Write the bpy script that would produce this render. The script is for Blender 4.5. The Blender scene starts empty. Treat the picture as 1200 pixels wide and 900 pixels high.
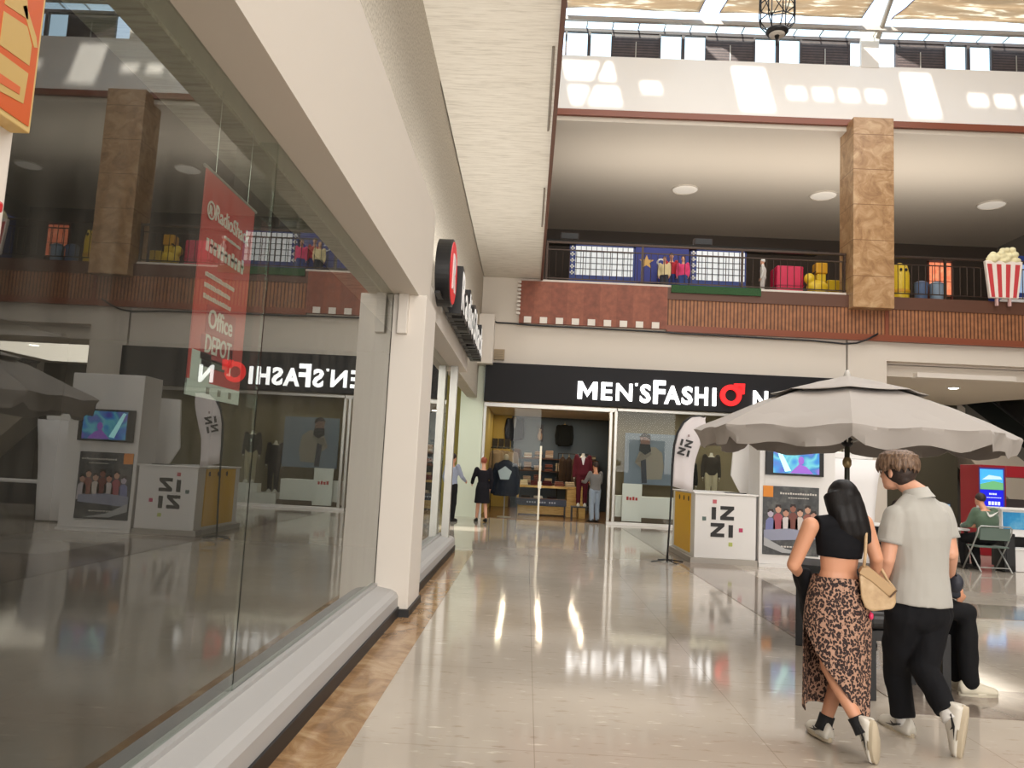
import bpy, bmesh, math, random
from mathutils import Vector, Matrix, noise
R = math.radians
SC = bpy.context.scene
COL = SC.collection
random.seed(7)

# ------------------------------------------------------------------ camera, world, sun, large lights, exposure
FOCAL_PX, ROLL = 900.0, math.atan(0.05)
EYE = Vector((0.0, 0.0, 1.47))
YAW, PITCH = math.atan(21.9 / math.hypot(900, 97)), math.atan(97 / 900)
FWD = Vector((-math.sin(YAW) * math.cos(PITCH), math.cos(YAW) * math.cos(PITCH), math.sin(PITCH)))
RGT = Vector((math.cos(YAW), math.sin(YAW), 0.0))
UPV = RGT.cross(FWD)
cam_data = bpy.data.cameras.new('camera')
cam_data.sensor_width = 36.0
cam_data.lens = 36.0 * FOCAL_PX / 1200.0
cam_data.clip_end = 300
cam = bpy.data.objects.new('camera', cam_data)
COL.objects.link(cam)
cr, sr = math.cos(ROLL), math.sin(ROLL)
cx = RGT * cr + UPV * sr
cy = UPV * cr - RGT * sr
cam.matrix_world = Matrix(((cx.x, cy.x, -FWD.x, EYE.x), (cx.y, cy.y, -FWD.y, EYE.y), (cx.z, cy.z, -FWD.z, EYE.z), (0, 0, 0, 1)))
SC.camera = cam


def at(px, py, Y):
    """the point of the place seen at photograph pixel (px, py), at depth Y down the mall"""
    x, y = px - 600, py - 450
    u, v = x * cr + y * sr, -x * sr + y * cr
    d = RGT * u / FOCAL_PX - UPV * v / FOCAL_PX + FWD
    return EYE + d * ((Y - EYE.y) / d.y)


def atx(px, py, X):
    x, y = px - 600, py - 450
    u, v = x * cr + y * sr, -x * sr + y * cr
    d = RGT * u / FOCAL_PX - UPV * v / FOCAL_PX + FWD
    return EYE + d * ((X - EYE.x) / d.x)


world = bpy.data.worlds.new('world')
SC.world = world
world.use_nodes = True
bg = world.node_tree.nodes['Background']
bg.inputs[0].default_value = (0.62, 0.80, 1.0, 1)
bg.inputs[1].default_value = 2.2

SC.view_settings.view_transform = 'Standard'
SC.view_settings.look = 'None'
SC.view_settings.gamma = 1.0
SC.view_settings.use_curve_mapping = False
SC.view_settings.exposure = 0.45
SC.cycles.use_denoising = True
SC.cycles.max_bounces = 10
SC.cycles.diffuse_bounces = 5
SC.cycles.glossy_bounces = 5
SC.cycles.transparent_max_bounces = 12
SC.cycles.sample_clamp_indirect = 4.0


def area_light(name, loc, target, sx, sy, power, col):
    d = bpy.data.lights.new(name, 'AREA')
    d.shape = 'RECTANGLE'
    d.size, d.size_y, d.energy, d.color = sx, sy, power, col
    o = bpy.data.objects.new(name, d)
    o.location = loc
    o.rotation_euler = (Vector(target) - Vector(loc)).to_track_quat('-Z', 'Y').to_euler()
    COL.objects.link(o)
    return o


sun_d = bpy.data.lights.new('sun', 'SUN')
sun_d.energy, sun_d.angle, sun_d.color = 7.5, R(2.0), (1.0, 0.95, 0.86)
sun = bpy.data.objects.new('sun', sun_d)
SUN_DIR = Vector((0.16, 0.76, -0.63)).normalized()
sun.rotation_euler = SUN_DIR.to_track_quat('-Z', 'Y').to_euler()
sun.location = (4, -10, 40)
COL.objects.link(sun)
area_light('skylight_daylight', (7.5, 8.0, 15.3), (7.5, 8.0, 0), 13, 18, 1750, (1.0, 0.97, 0.93))
area_light('mall_daylight_behind', (4.5, -9.0, 5.5), (3.5, 20, 4.5), 11, 8, 1500, (1.0, 0.96, 0.91))
area_light('ceiling_fill_left', (-1.19, 2.0, 4.30), (-0.4, 2.0, 6.95), 12.0, 0.12, 68, (1.0, 0.97, 0.92))  # added strip that brightens the left ceiling; no lamp stands here
area_light('ceiling_fill_left_far', (-1.2, 13.5, 4.30), (-0.4, 13.5, 6.95), 10.0, 0.12, 80, (1.0, 0.97, 0.92))  # added as well, brightens the far stretch of that ceiling
for x_ in (-0.6, 0.6, 1.8):
    for y_ in (23.0, 25.4, 27.4):
        area_light('shop_spot_light', (x_, y_, 3.33), (x_, y_, 0), 0.13, 0.13, 7, (1.0, 0.84, 0.6))
area_light('shop_window_light', (5.6, 22.7, 3.28), (5.6, 22.9, 0), 6.0, 0.15, 26, (1.0, 0.88, 0.66))
area_light('gallery_uplight_fill', (9.0, 24.9, 8.85), (9.0, 24.7, 12), 17.0, 1.2, 330, (1.0, 0.94, 0.86))  # added lamp facing up to brighten the gallery soffit; no real fitting
area_light('passage_ceiling_light', (13.0, 25.8, 4.57), (13.0, 25.8, 0), 4.5, 5.0, 190, (1.0, 0.9, 0.74))
area_light('left_passage_light', (-3.6, 20.0, 4.2), (-3.4, 20.5, 0), 0.5, 0.5, 45, (0.95, 1.0, 0.82))

# ------------------------------------------------------------------ materials


def lin(c):
    return tuple(((v / 255) / 12.92 if v / 255 <= 0.04045 else ((v / 255 + 0.055) / 1.055) ** 2.4) for v in c)


def mat(name, rgb, rough=0.6, metal=0.0, spec=0.5, emit=0.0, emit_rgb=None, sheen=0.0):
    m = bpy.data.materials.new(name)
    m.use_nodes = True
    b = m.node_tree.nodes['Principled BSDF']
    b.inputs['Base Color'].default_value = (*lin(rgb), 1)
    b.inputs['Roughness'].default_value = rough
    b.inputs['Metallic'].default_value = metal
    b.inputs['Specular IOR Level'].default_value = spec
    if sheen:
        b.inputs['Sheen Weight'].default_value = sheen
    if emit:
        b.inputs['Emission Color'].default_value = (*lin(emit_rgb or rgb), 1)
        b.inputs['Emission Strength'].default_value = emit
    return m


def nd(m, kind, **kw):
    n = m.node_tree.nodes.new(kind)
    for k, v in kw.items():
        setattr(n, k, v)
    return n


def ln(m, a, b):
    m.node_tree.links.new(a, b)


def bsdf(m):
    return m.node_tree.nodes['Principled BSDF']


def ramp(m, fac, stops, interp='LINEAR'):
    r = nd(m, 'ShaderNodeValToRGB')
    r.color_ramp.interpolation = interp
    e = r.color_ramp.elements
    while len(e) < len(stops):
        e.new(0.5)
    for i, (p, c) in enumerate(stops):
        e[i].position = p
        e[i].color = (*lin(c), 1)
    ln(m, fac, r.inputs[0])
    return r


def coords(m, scale=(1, 1, 1), rot=(0, 0, 0)):
    t = nd(m, 'ShaderNodeTexCoord')
    mp = nd(m, 'ShaderNodeMapping')
    mp.inputs['Scale'].default_value = scale
    mp.inputs['Rotation'].default_value = rot
    ln(m, t.outputs['Object'], mp.inputs[0])
    return mp.outputs[0]


def noise_tex(m, vec, scale, detail=4, rough=0.55):
    n = nd(m, 'ShaderNodeTexNoise')
    n.inputs['Scale'].default_value = scale
    n.inputs['Detail'].default_value = detail
    n.inputs['Roughness'].default_value = rough
    ln(m, vec, n.inputs['Vector'])
    return n


def bump(m, height, strength=0.3, dist=0.01):
    b = nd(m, 'ShaderNodeBump')
    b.inputs['Strength'].default_value = strength
    b.inputs['Distance'].default_value = dist
    ln(m, height, b.inputs['Height'])
    ln(m, b.outputs[0], bsdf(m).inputs['Normal'])


def mixc(m, fac, a, b, mode='MIX'):
    x = nd(m, 'ShaderNodeMix', data_type='RGBA', blend_type=mode)
    ln(m, fac, x.inputs[0]) if not isinstance(fac, float) else setattr(x.inputs[0], 'default_value', fac)
    for s, v in ((6, a), (7, b)):
        if isinstance(v, tuple):
            x.inputs[s].default_value = (*lin(v), 1)
        else:
            ln(m, v, x.inputs[s])
    return x.outputs[2]


def speckled(name, base, dark, light, rough=0.5, scale=9.0, sx=(1, 1, 1), bumpy=0.0):
    m = mat(name, base, rough)
    v = coords(m, sx)
    n = noise_tex(m, v, scale, 6, 0.62)
    r = ramp(m, n.outputs[0], [(0.30, dark), (0.5, base), (0.72, light)])
    ln(m, r.outputs[0], bsdf(m).inputs['Base Color'])
    if bumpy:
        bump(m, n.outputs[0], bumpy, 0.02)
    return m


def tile_floor():
    m = mat('polished_cream_tile', (196, 184, 168), 0.075)
    v = coords(m)
    big = noise_tex(m, v, 0.55, 3)
    c1 = ramp(m, big.outputs[0], [(0.3, (170, 160, 147)), (0.7, (193, 183, 170))])
    # dashes and chips of the stone, long across the walk
    v2 = coords(m, (1.6, 5.5, 1))
    ch = noise_tex(m, v2, 3.4, 5, 0.6)
    r2 = ramp(m, ch.outputs[0], [(0.60, (0, 0, 0)), (0.74, (255, 255, 255))])
    c2 = mixc(m, r2.outputs[0], c1.outputs[0], (150, 135, 118))
    r3 = ramp(m, ch.outputs[0], [(0.26, (255, 255, 255)), (0.38, (0, 0, 0))])
    c3 = mixc(m, r3.outputs[0], c2, (222, 212, 198))
    br = nd(m, 'ShaderNodeTexBrick')
    br.offset = 0.0
    v3 = coords(m)
    mp = v3.node
    mp.inputs['Location'].default_value = (1.19, 0.6, 0)
    ln(m, v3, br.inputs['Vector'])
    br.inputs['Color1'].default_value = (0, 0, 0, 1)
    br.inputs['Color2'].default_value = (0.10, 0.10, 0.10, 1)
    br.inputs['Mortar'].default_value = (1, 1, 1, 1)
    br.inputs['Scale'].default_value = 1.0
    br.inputs['Mortar Size'].default_value = 0.003
    br.inputs['Mortar Smooth'].default_value = 0.2
    br.inputs['Brick Width'].default_value = 1.3
    br.inputs['Row Height'].default_value = 1.6
    r4 = ramp(m, br.outputs['Color'], [(0.0, (0, 0, 0)), (0.5, (45, 45, 45)), (1.0, (190, 190, 190))])
    c4 = mixc(m, r4.outputs[0], c3, (128, 115, 100))
    ln(m, c4, bsdf(m).inputs['Base Color'])
    wob = noise_tex(m, coords(m, (1, 1, 1)), 2.2, 2)
    bump(m, wob.outputs[0], 0.035, 0.02)
    return m


def marble(name, a, b, c, rough=0.12, scale=3.0, rows=0.0):
    m = mat(name, b, rough)
    v = coords(m)
    n0 = noise_tex(m, v, scale, 8, 0.65)
    n0.inputs['Distortion'].default_value = 1.2
    r = ramp(m, n0.outputs[0], [(0.28, a), (0.5, b), (0.72, c)])
    out = r.outputs[0]
    if rows:
        s = nd(m, 'ShaderNodeSeparateXYZ')
        ln(m, v, s.inputs[0])
        mm = nd(m, 'ShaderNodeMath', operation='FRACT')
        dv = nd(m, 'ShaderNodeMath', operation='DIVIDE')
        dv.inputs[1].default_value = rows
        ln(m, s.outputs[2], dv.inputs[0])
        ln(m, dv.outputs[0], mm.inputs[0])
        lt = nd(m, 'ShaderNodeMath', operation='LESS_THAN')
        lt.inputs[1].default_value = 0.02
        ln(m, mm.outputs[0], lt.inputs[0])
        out = mixc(m, lt.outputs[0], out, a)
    ln(m, out, bsdf(m).inputs['Base Color'])
    return m


def stripes(name, ca, cb, axis, period, duty=0.5, rough=0.6, bumpy=0.4):
    m = mat(name, ca, rough)
    v = coords(m)
    s = nd(m, 'ShaderNodeSeparateXYZ')
    ln(m, v, s.inputs[0])
    dv = nd(m, 'ShaderNodeMath', operation='DIVIDE')
    dv.inputs[1].default_value = period
    ln(m, s.outputs[axis], dv.inputs[0])
    fr = nd(m, 'ShaderNodeMath', operation='FRACT')
    ln(m, dv.outputs[0], fr.inputs[0])
    lt = nd(m, 'ShaderNodeMath', operation='LESS_THAN')
    lt.inputs[1].default_value = duty
    ln(m, fr.outputs[0], lt.inputs[0])
    n0 = noise_tex(m, v, 6, 4)
    tint = ramp(m, n0.outputs[0], [(0.3, (210, 210, 210)), (0.7, (255, 255, 255))])
    c = mixc(m, lt.outputs[0], cb, ca)
    c = mixc(m, 1.0, c, tint.outputs[0], 'MULTIPLY')
    ln(m, c, bsdf(m).inputs['Base Color'])
    if bumpy:
        bump(m, lt.outputs[0], bumpy, 0.02)
    return m


def glass(name, tint=(235, 240, 236), boost=1.0, ior=1.52, dust=0.0):
    m = bpy.data.materials.new(name)
    m.use_nodes = True
    t = m.node_tree
    t.nodes.clear()
    out = nd(m, 'ShaderNodeOutputMaterial')
    tr = nd(m, 'ShaderNodeBsdfTransparent')
    tr.inputs[0].default_value = (*lin(tint), 1)
    gl = nd(m, 'ShaderNodeBsdfGlossy')
    gl.inputs['Roughness'].default_value = 0.0
    gl.inputs['Color'].default_value = (0.96, 0.98, 0.96, 1)
    fr = nd(m, 'ShaderNodeFresnel')
    fr.inputs['IOR'].default_value = ior
    # two faces of a pane: 2R / (1 + R)
    a = nd(m, 'ShaderNodeMath', operation='MULTIPLY')
    a.inputs[1].default_value = 2.0 * boost
    ln(m, fr.outputs[0], a.inputs[0])
    b = nd(m, 'ShaderNodeMath', operation='ADD')
    b.inputs[1].default_value = 1.0
    ln(m, fr.outputs[0], b.inputs[0])
    d = nd(m, 'ShaderNodeMath', operation='DIVIDE', use_clamp=True)
    ln(m, a.outputs[0], d.inputs[0])
    ln(m, b.outputs[0], d.inputs[1])
    mx = nd(m, 'ShaderNodeMixShader')
    ln(m, d.outputs[0], mx.inputs[0])
    ln(m, tr.outputs[0], mx.inputs[1])
    ln(m, gl.outputs[0], mx.inputs[2])
    first = mx.outputs[0]
    if dust:
        df = nd(m, 'ShaderNodeBsdfDiffuse')
        df.inputs[0].default_value = (*lin((205, 200, 188)), 1)
        mp = nd(m, 'ShaderNodeMapping')
        tc = nd(m, 'ShaderNodeTexCoord')
        mp.inputs['Scale'].default_value = (1, 5, 0.6)
        ln(m, tc.outputs['Object'], mp.inputs[0])
        n0 = noise_tex(m, mp.outputs[0], 1.6, 5)
        r = nd(m, 'ShaderNodeMapRange')
        r.inputs[1].default_value, r.inputs[2].default_value = 0.35, 0.8
        r.inputs[3].default_value, r.inputs[4].default_value = dust * 0.35, dust * 1.6
        ln(m, n0.outputs[0], r.inputs[0])
        m2 = nd(m, 'ShaderNodeMixShader')
        ln(m, r.outputs[0], m2.inputs[0])
        ln(m, first, m2.inputs[1])
        ln(m, df.outputs[0], m2.inputs[2])
        first = m2.outputs[0]
    geo = nd(m, 'ShaderNodeNewGeometry')
    t2 = nd(m, 'ShaderNodeBsdfTransparent')
    m3 = nd(m, 'ShaderNodeMixShader')
    ln(m, geo.outputs['Backfacing'], m3.inputs[0])
    ln(m, first, m3.inputs[1])
    ln(m, t2.outputs[0], m3.inputs[2])
    ln(m, m3.outputs[0], out.inputs[0])
    return m


M = {}
M['floor'] = tile_floor()
M['brown_marble'] = marble('brown_marble', (112, 84, 58), (158, 124, 88), (196, 168, 130), 0.12, 3.5)
M['grey_marble'] = marble('grey_brown_marble', (104, 92, 82), (132, 119, 108), (160, 147, 134), 0.09, 2.2)
M['column_marble'] = marble('tan_marble', (128, 92, 60), (172, 134, 94), (204, 172, 134), 0.3, 2.2, 1.05)
M['plaster'] = mat('cream_plaster', (214, 205, 193), 0.7)
M['plaster_white'] = mat('white_plaster', (222, 214, 204), 0.6)
M['plaster_grey'] = mat('pale_grey_paint', (172, 170, 168), 0.5)
M['stipple'] = speckled('stippled_plaster', (186, 178, 164), (138, 130, 116), (208, 201, 188), 0.85, 5.0, (0.8, 7, 7), 0.25)
M['stipple_ceil'] = speckled('brushed_plaster', (220, 213, 200), (198, 190, 176), (230, 224, 212), 0.85, 3.0, (0.9, 9, 3), 0.2)
M['soffit_up'] = mat('gallery_soffit_paint', (206, 196, 182), 0.42)
M['dark_trim'] = mat('dark_brown_wood', (92, 58, 42), 0.5)
M['copper'] = mat('copper_brown_trim', (132, 72, 50), 0.35)
M['terracotta'] = stripes('terracotta_planks', (152, 86, 62), (142, 78, 56), 0, 0.95, 0.5, 0.55, 0.1)
M['slat'] = stripes('slatted_wood', (168, 112, 72), (104, 60, 38), 0, 0.105, 0.62, 0.55, 0.6)
M['black'] = mat('black_paint', (24, 24, 26), 0.45)
M['black_sign'] = mat('black_sign_panel', (18, 17, 21), 0.55, spec=.3)
M['black_metal'] = mat('black_metal', (28, 27, 28), 0.4, 0.3)
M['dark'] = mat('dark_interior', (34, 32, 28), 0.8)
M['alu'] = mat('brushed_aluminium', (190, 188, 182), 0.35, 0.7)
M['white'] = mat('white_laminate', (232, 230, 228), 0.4)
M['white_gloss'] = mat('white_gloss', (235, 233, 230), 0.25)
M['glass'] = glass('shopfront_glass', (214, 226, 218), 1.0, 1.53, 0.05)
M['glass2'] = glass('clear_glass', (236, 242, 238), 0.25, 1.45)
M['glass_edge'] = mat('green_glass_edge', (150, 170, 155), 0.2)


def letters_mat(name, rgb, k):
    return mat(name, rgb, 0.5, emit=k)


M['lit_white'] = letters_mat('lit_white_acrylic', (255, 255, 255), 1.6)
M['lit_red'] = letters_mat('lit_red_acrylic', (225, 20, 24), .9)

# ------------------------------------------------------------------ mesh building


class MB:
    def __init__(s):
        s.v, s.f, s.m = [], [], []

    def add(s, vs, fs, mi=0):
        b = len(s.v)
        s.v += [Vector(p) for p in vs]
        s.f += [tuple(b + i for i in f) for f in fs]
        s.m += [mi] * len(fs)
        return s

    def box(s, x0, y0, z0, x1, y1, z1, mi=0):
        x0, x1 = sorted((x0, x1)); y0, y1 = sorted((y0, y1)); z0, z1 = sorted((z0, z1))
        return s.add([(x0, y0, z0), (x1, y0, z0), (x1, y1, z0), (x0, y1, z0), (x0, y0, z1), (x1, y0, z1), (x1, y1, z1), (x0, y1, z1)],
                     [(0, 3, 2, 1), (4, 5, 6, 7), (0, 1, 5, 4), (1, 2, 6, 5), (2, 3, 7, 6), (3, 0, 4, 7)], mi)

    def obox(s, c, sx, sy, sz, rot=None, mi=0):
        c = Vector(c)
        rm = rot if rot is not None else Matrix.Identity(3)
        vs = [c + rm @ Vector((i * sx / 2, j * sy / 2, k * sz / 2)) for k in (-1, 1) for i, j in ((-1, -1), (1, -1), (1, 1), (-1, 1))]
        return s.add(vs, [(0, 3, 2, 1), (4, 5, 6, 7), (0, 1, 5, 4), (1, 2, 6, 5), (2, 3, 7, 6), (3, 0, 4, 7)], mi)

    def prism(s, poly, d, mi=0):
        """closed 3-D outline swept by vector d"""
        n = len(poly)
        d = Vector(d)
        vs = [Vector(p) for p in poly] + [Vector(p) + d for p in poly]
        nrm = Vector((0, 0, 0))
        for i in range(n):
            nrm += vs[i].cross(vs[(i + 1) % n])
        flip = nrm.dot(d) > 0
        a, b = tuple(range(n)), tuple(range(2 * n - 1, n - 1, -1))
        if flip:
            fs = [a[::-1], b[::-1]] + [(i, (i + 1) % n, n + (i + 1) % n, n + i) for i in range(n)]
        else:
            fs = [a, b] + [(i, n + i, n + (i + 1) % n, (i + 1) % n) for i in range(n)]
        return s.add(vs, fs, mi)

    def loft(s, rings, mi=0, cap=True):
        n = len(rings[0])
        vs = [p for r in rings for p in r]
        fs = []
        for k in range(len(rings) - 1):
            for i in range(n):
                j = (i + 1) % n
                fs.append((k * n + i, k * n + j, (k + 1) * n + j, (k + 1) * n + i))
        if cap:
            fs.append(tuple(range(n - 1, -1, -1)))
            fs.append(tuple(range((len(rings) - 1) * n, len(rings) * n)))
        return s.add(vs, fs, mi)

    def tube(s, pts, r, n=8, mi=0, cap=True, flat=None):
        pts = [Vector(p) for p in pts]
        rs = r if isinstance(r, (list, tuple)) else [r] * len(pts)
        up = None
        rings = []
        for i, p in enumerate(pts):
            t = (pts[min(i + 1, len(pts) - 1)] - pts[max(i - 1, 0)]).normalized()
            if up is None:
                up = Vector((0, 0, 1)) if abs(t.z) < 0.9 else Vector((0, 1, 0))
            a = (up - t * up.dot(t)).normalized()
            b = t.cross(a)
            up = a
            rings.append([p + (a * math.cos(2 * math.pi * k / n) + b * math.sin(2 * math.pi * k / n)) * rs[i] for k in range(n)])
        return s.loft(rings, mi, cap)

    def ell(s, c, r, rot=None, n=16, m=10, mi=0):
        c = Vector(c)
        if not isinstance(r, (tuple, list)):
            r = (r, r, r)
        rm = rot if rot is not None else Matrix.Identity(3)
        rings = []
        for k in range(1, m):
            th = math.pi * k / m
            rings.append([c + rm @ Vector((r[0] * math.sin(th) * math.cos(2 * math.pi * i / n), r[1] * math.sin(th) * math.sin(2 * math.pi * i / n), -r[2] * math.cos(th))) for i in range(n)])
        b = len(s.v)
        s.loft(rings, mi, False)
        lo, hi = len(s.v), len(s.v) + 1
        s.v += [c + rm @ Vector((0, 0, -r[2])), c + rm @ Vector((0, 0, r[2]))]
        t = b + (m - 2) * n
        for i in range(n):
            j = (i + 1) % n
            s.f += [(lo, b + j, b + i), (hi, t + i, t + j)]
            s.m += [mi, mi]
        return s

    def lathe(s, c, prof, n=24, mi=0):
        c = Vector(c)
        return s.loft([[c + Vector((r * math.cos(2 * math.pi * i / n), r * math.sin(2 * math.pi * i / n), z)) for i in range(n)] for r, z in prof], mi)

    def limb(s, pts, rs, n=12, mi=0):
        """tapered limb with round ends"""
        s.tube(pts, rs, n, mi)
        for p, r in zip(pts, rs):
            s.ell(p, r, None, n, 8, mi)
        return s

    def mesh(s, name, origin=Vector((0, 0, 0))):
        me = bpy.data.meshes.new(name)
        me.from_pydata([tuple(p - origin) for p in s.v], [], s.f)
        for p, k in zip(me.polygons, s.m):
            p.material_index = k
        bm = bmesh.new()
        bm.from_mesh(me)
        bmesh.ops.recalc_face_normals(bm, faces=bm.faces)
        bm.to_mesh(me)
        bm.free()
        me.update()
        return me

    def build(s, name, mats, parent=None, smooth=False, bevel=0.0, loc=None):
        org = world_loc(parent) if parent else (Vector(loc) if loc is not None else Vector((0, 0, 0)))
        o = bpy.data.objects.new(name, s.mesh(name, org))
        for m in (mats if isinstance(mats, (list, tuple)) else [mats]):
            o.data.materials.append(m)
        COL.objects.link(o)
        if parent:
            o.parent = parent
        else:
            o.location = org
        if smooth:
            o.data.shade_smooth()
        if bevel:
            b = o.modifiers.new('bevel', 'BEVEL')
            b.width, b.segments, b.limit_method = bevel, 2, 'ANGLE'
            b.harden_normals = False
        return o


def world_loc(o):
    v = Vector((0, 0, 0))
    while o is not None:
        v += Vector(o.location)
        o = o.parent
    return v


def bake(o, wrinkle=0.0, wscale=8.0, stretch=(1, 1, 1), seed=0.0):
    """apply the modifiers, then give cloth its creases"""
    dg = bpy.context.evaluated_depsgraph_get()
    me = bpy.data.meshes.new_from_object(o.evaluated_get(dg))
    o.modifiers.clear()
    o.data = me
    if wrinkle:
        me.update()
        ns = [v.normal.copy() for v in me.vertices]
        for v, nn in zip(me.vertices, ns):
            q = Vector((v.co.x * stretch[0], v.co.y * stretch[1], v.co.z * stretch[2])) * wscale + Vector((seed, seed, seed))
            d = noise.noise(q) + 0.5 * noise.noise(q * 2.1)
            v.co += nn * d * wrinkle
    me.shade_smooth()
    return o


def blob(mb, name, m, parent, vox=0.01, smooth=4, wrinkle=0.0, wscale=8.0, stretch=(1, 1, 1), loc=None):
    """overlapping volumes grown together into one continuous skin"""
    o = mb.build(name, m, parent, loc=loc)
    r = o.modifiers.new('remesh', 'REMESH')
    r.mode, r.voxel_size = 'VOXEL', vox
    if smooth:
        q = o.modifiers.new('smooth', 'SMOOTH')
        q.factor, q.iterations = 0.5, smooth
    bake(o, wrinkle, wscale, stretch)
    mats = m if isinstance(m, (list, tuple)) else [m]
    if not o.data.materials:
        for x in mats:
            o.data.materials.append(x)
    return o


def tag(o, label, cat, group=None):
    o['label'], o['category'] = label, cat
    if group:
        o['group'] = group
    return o


def thing(name, label, cat, loc, group=None):
    o = bpy.data.objects.new(name, None)
    o.location = Vector(loc)
    o.empty_display_size = 0.1
    COL.objects.link(o)
    return tag(o, label, cat, group)


def struct(name, mb, m, smooth=False, bevel=0.0, parent=None):
    o = mb.build(name, m, parent, smooth, bevel)
    if not parent:
        o['kind'] = 'structure'
    return o


def copy_thing(o, delta, label=None, group=None):
    r = o.copy()
    COL.objects.link(r)
    r.location = Vector(o.location) + Vector(delta)
    if label:
        r['label'] = label
    if group:
        r['group'] = group
    for ch in list(o.children):
        c = ch.copy()
        COL.objects.link(c)
        c.parent = r
        for g in list(ch.children):
            d = g.copy()
            COL.objects.link(d)
            d.parent = c
    return r


def text_mb(txt, size, origin, xdir, updir, depth=0.02, bold=0.0, fit=None, mi=0, mb=None, spacing=1.0, align='LEFT'):
    """lettering as solid mesh; origin = left end of the base line, fit = wanted width"""
    cu = bpy.data.curves.new('lettering', 'FONT')
    cu.body, cu.size, cu.offset, cu.space_character = txt, 1.0, bold, spacing
    cu.resolution_u = 3
    o = bpy.data.objects.new('lettering', cu)
    COL.objects.link(o)
    dg = bpy.context.evaluated_depsgraph_get()
    me = bpy.data.meshes.new_from_object(o.evaluated_get(dg))
    bpy.data.objects.remove(o)
    xs = [v.co.x for v in me.vertices]
    ys = [v.co.y for v in me.vertices]
    x0, x1 = min(xs), max(xs)
    capscale = size / 0.73
    sx = (fit / (x1 - x0)) if fit else capscale
    X, U = Vector(xdir).normalized(), Vector(updir).normalized()
    N = X.cross(U)
    mb = mb or MB()
    P0 = Vector(origin)
    off = {'LEFT': 0.0, 'CENTER': -(x1 - x0) * sx / 2}[align]
    # front face, back face and the walls between
    pts = [P0 + X * ((v.co.x - x0) * sx + off) + U * (v.co.y * capscale) for v in me.vertices]
    faces = [tuple(p.vertices) for p in me.polygons]
    n = len(pts)
    edges = {}
    for f in faces:
        for i in range(len(f)):
            a, b = f[i], f[(i + 1) % len(f)]
            edges[(a, b)] = edges.get((a, b), 0) + 1
    vs = [p + N * depth for p in pts] + pts
    fs = list(faces) + [tuple(n + i for i in f[::-1]) for f in faces]
    for (a, b) in edges:
        if (b, a) not in edges:
            fs.append((b, a, n + a, n + b))
    mb.add(vs, fs, mi)
    bpy.data.meshes.remove(me)
    return mb
# ------------------------------------------------------------------ the hall itself
YF = 22.0            # face of the far side
struct('floor', MB().box(-9, -14, -0.1, 20, 34, 0), M['floor'])
struct('trim_1', MB().box(-1.17, -4, 0, -0.84, 13.4, 0.004), M['brown_marble'])
struct('trim_2', MB().box(2.6, 5.25, 0, 3.55, 21.0, 0.004), M['grey_marble'])
struct('trim_3', MB().box(3.55, 9.2, 0, 9.5, 10.3, 0.004).box(3.55, 5.25, 0, 9.5, 5.95, 0.004), M['grey_marble'])

# left shop: sill, kerb, bulkhead, columns
sill_prof = [(-1.44, 0.0), (-1.165, 0.0), (-1.165, 0.19), (-1.185, 0.225), (-1.23, 0.25), (-1.37, 0.275), (-1.37, 0.30), (-1.44, 0.30)]
w = MB()
w.prism([(x, -4, z) for x, z in sill_prof], (0, 11.5, 0))
w.prism([(x, 8.3, z) for x, z in sill_prof], (0, 5.0, 0))
struct('window_sill', w, M['plaster_grey'])
struct('baseboard_left', MB().box(-1.165, -4, 0, -1.15, 13.3, 0.095).box(-1.30, 7.44, 0, -1.05, 8.3, 0.075), M['black'])
w = MB()
w.box(-1.5, -4, 3.12, -1.15, 8.32, 4.25)
struct('wall_left', w, M['plaster'])
w = MB().box(-1.40, 7.48, 0.07, -1.07, 8.26, 3.12)
w.box(-1.34, 7.42, 2.72, -1.24, 7.6, 3.12)
struct('column_left', w, M['plaster_white'], bevel=0.008)
w = MB().box(-1.36, 1.05, 0.25, -1.12, 1.545, 3.12)
struct('column_left_front', w, M['plaster_white'], bevel=0.008)
struct('wall_left_upper', MB().box(-1.8, -14, 3.1, -1.5, 10.5, 16.7).box(-1.8, 10.5, 3.4, -1.52, 22, 16.7), M['stipple'])
w = MB().box(-1.52, 8.3, 3.12, -1.15, 13.7, 3.42)
struct('beam_left', w, M['plaster_white'])
struct('wall_passage_end', MB().box(-9.2, 13, 0, -9, 24.6, 4.6), M['plaster'])
struct('ceiling_left_passage', MB().box(-9, 13.2, 4.4, -1.5, 22.2, 4.5), M['plaster'])
struct('wall_left_end', MB().box(-9, 13.05, 0, -1.45, 13.2, 3.5), M['plaster_white'])
# glass of the left shop, dark room behind
w = MB().box(-1.412, -4, 0.30, -1.40, 3.9, 3.12)
struct('window_1', w, M['glass'])
w = MB().box(-1.412, 3.915, 0.30, -1.40, 7.46, 3.12)
struct('window_2', w, M['glass'])
w = MB().box(-1.412, 8.32, 0.30, -1.40, 12.88, 3.12)
struct('window_3', w, M['glass'])
struct('trim_4', MB().box(-1.62, 3.90, 0.30, -1.413, 3.912, 3.12), M['glass'])
struct('trim_5', MB().box(-1.36, 12.88, 0.24, -1.24, 13.02, 3.12), M['alu'])
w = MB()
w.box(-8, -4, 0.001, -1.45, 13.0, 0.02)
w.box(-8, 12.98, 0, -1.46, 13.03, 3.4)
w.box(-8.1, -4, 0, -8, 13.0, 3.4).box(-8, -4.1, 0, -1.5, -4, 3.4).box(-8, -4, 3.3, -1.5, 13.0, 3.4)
struct('wall_left_interior', w, M['dark'])

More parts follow.
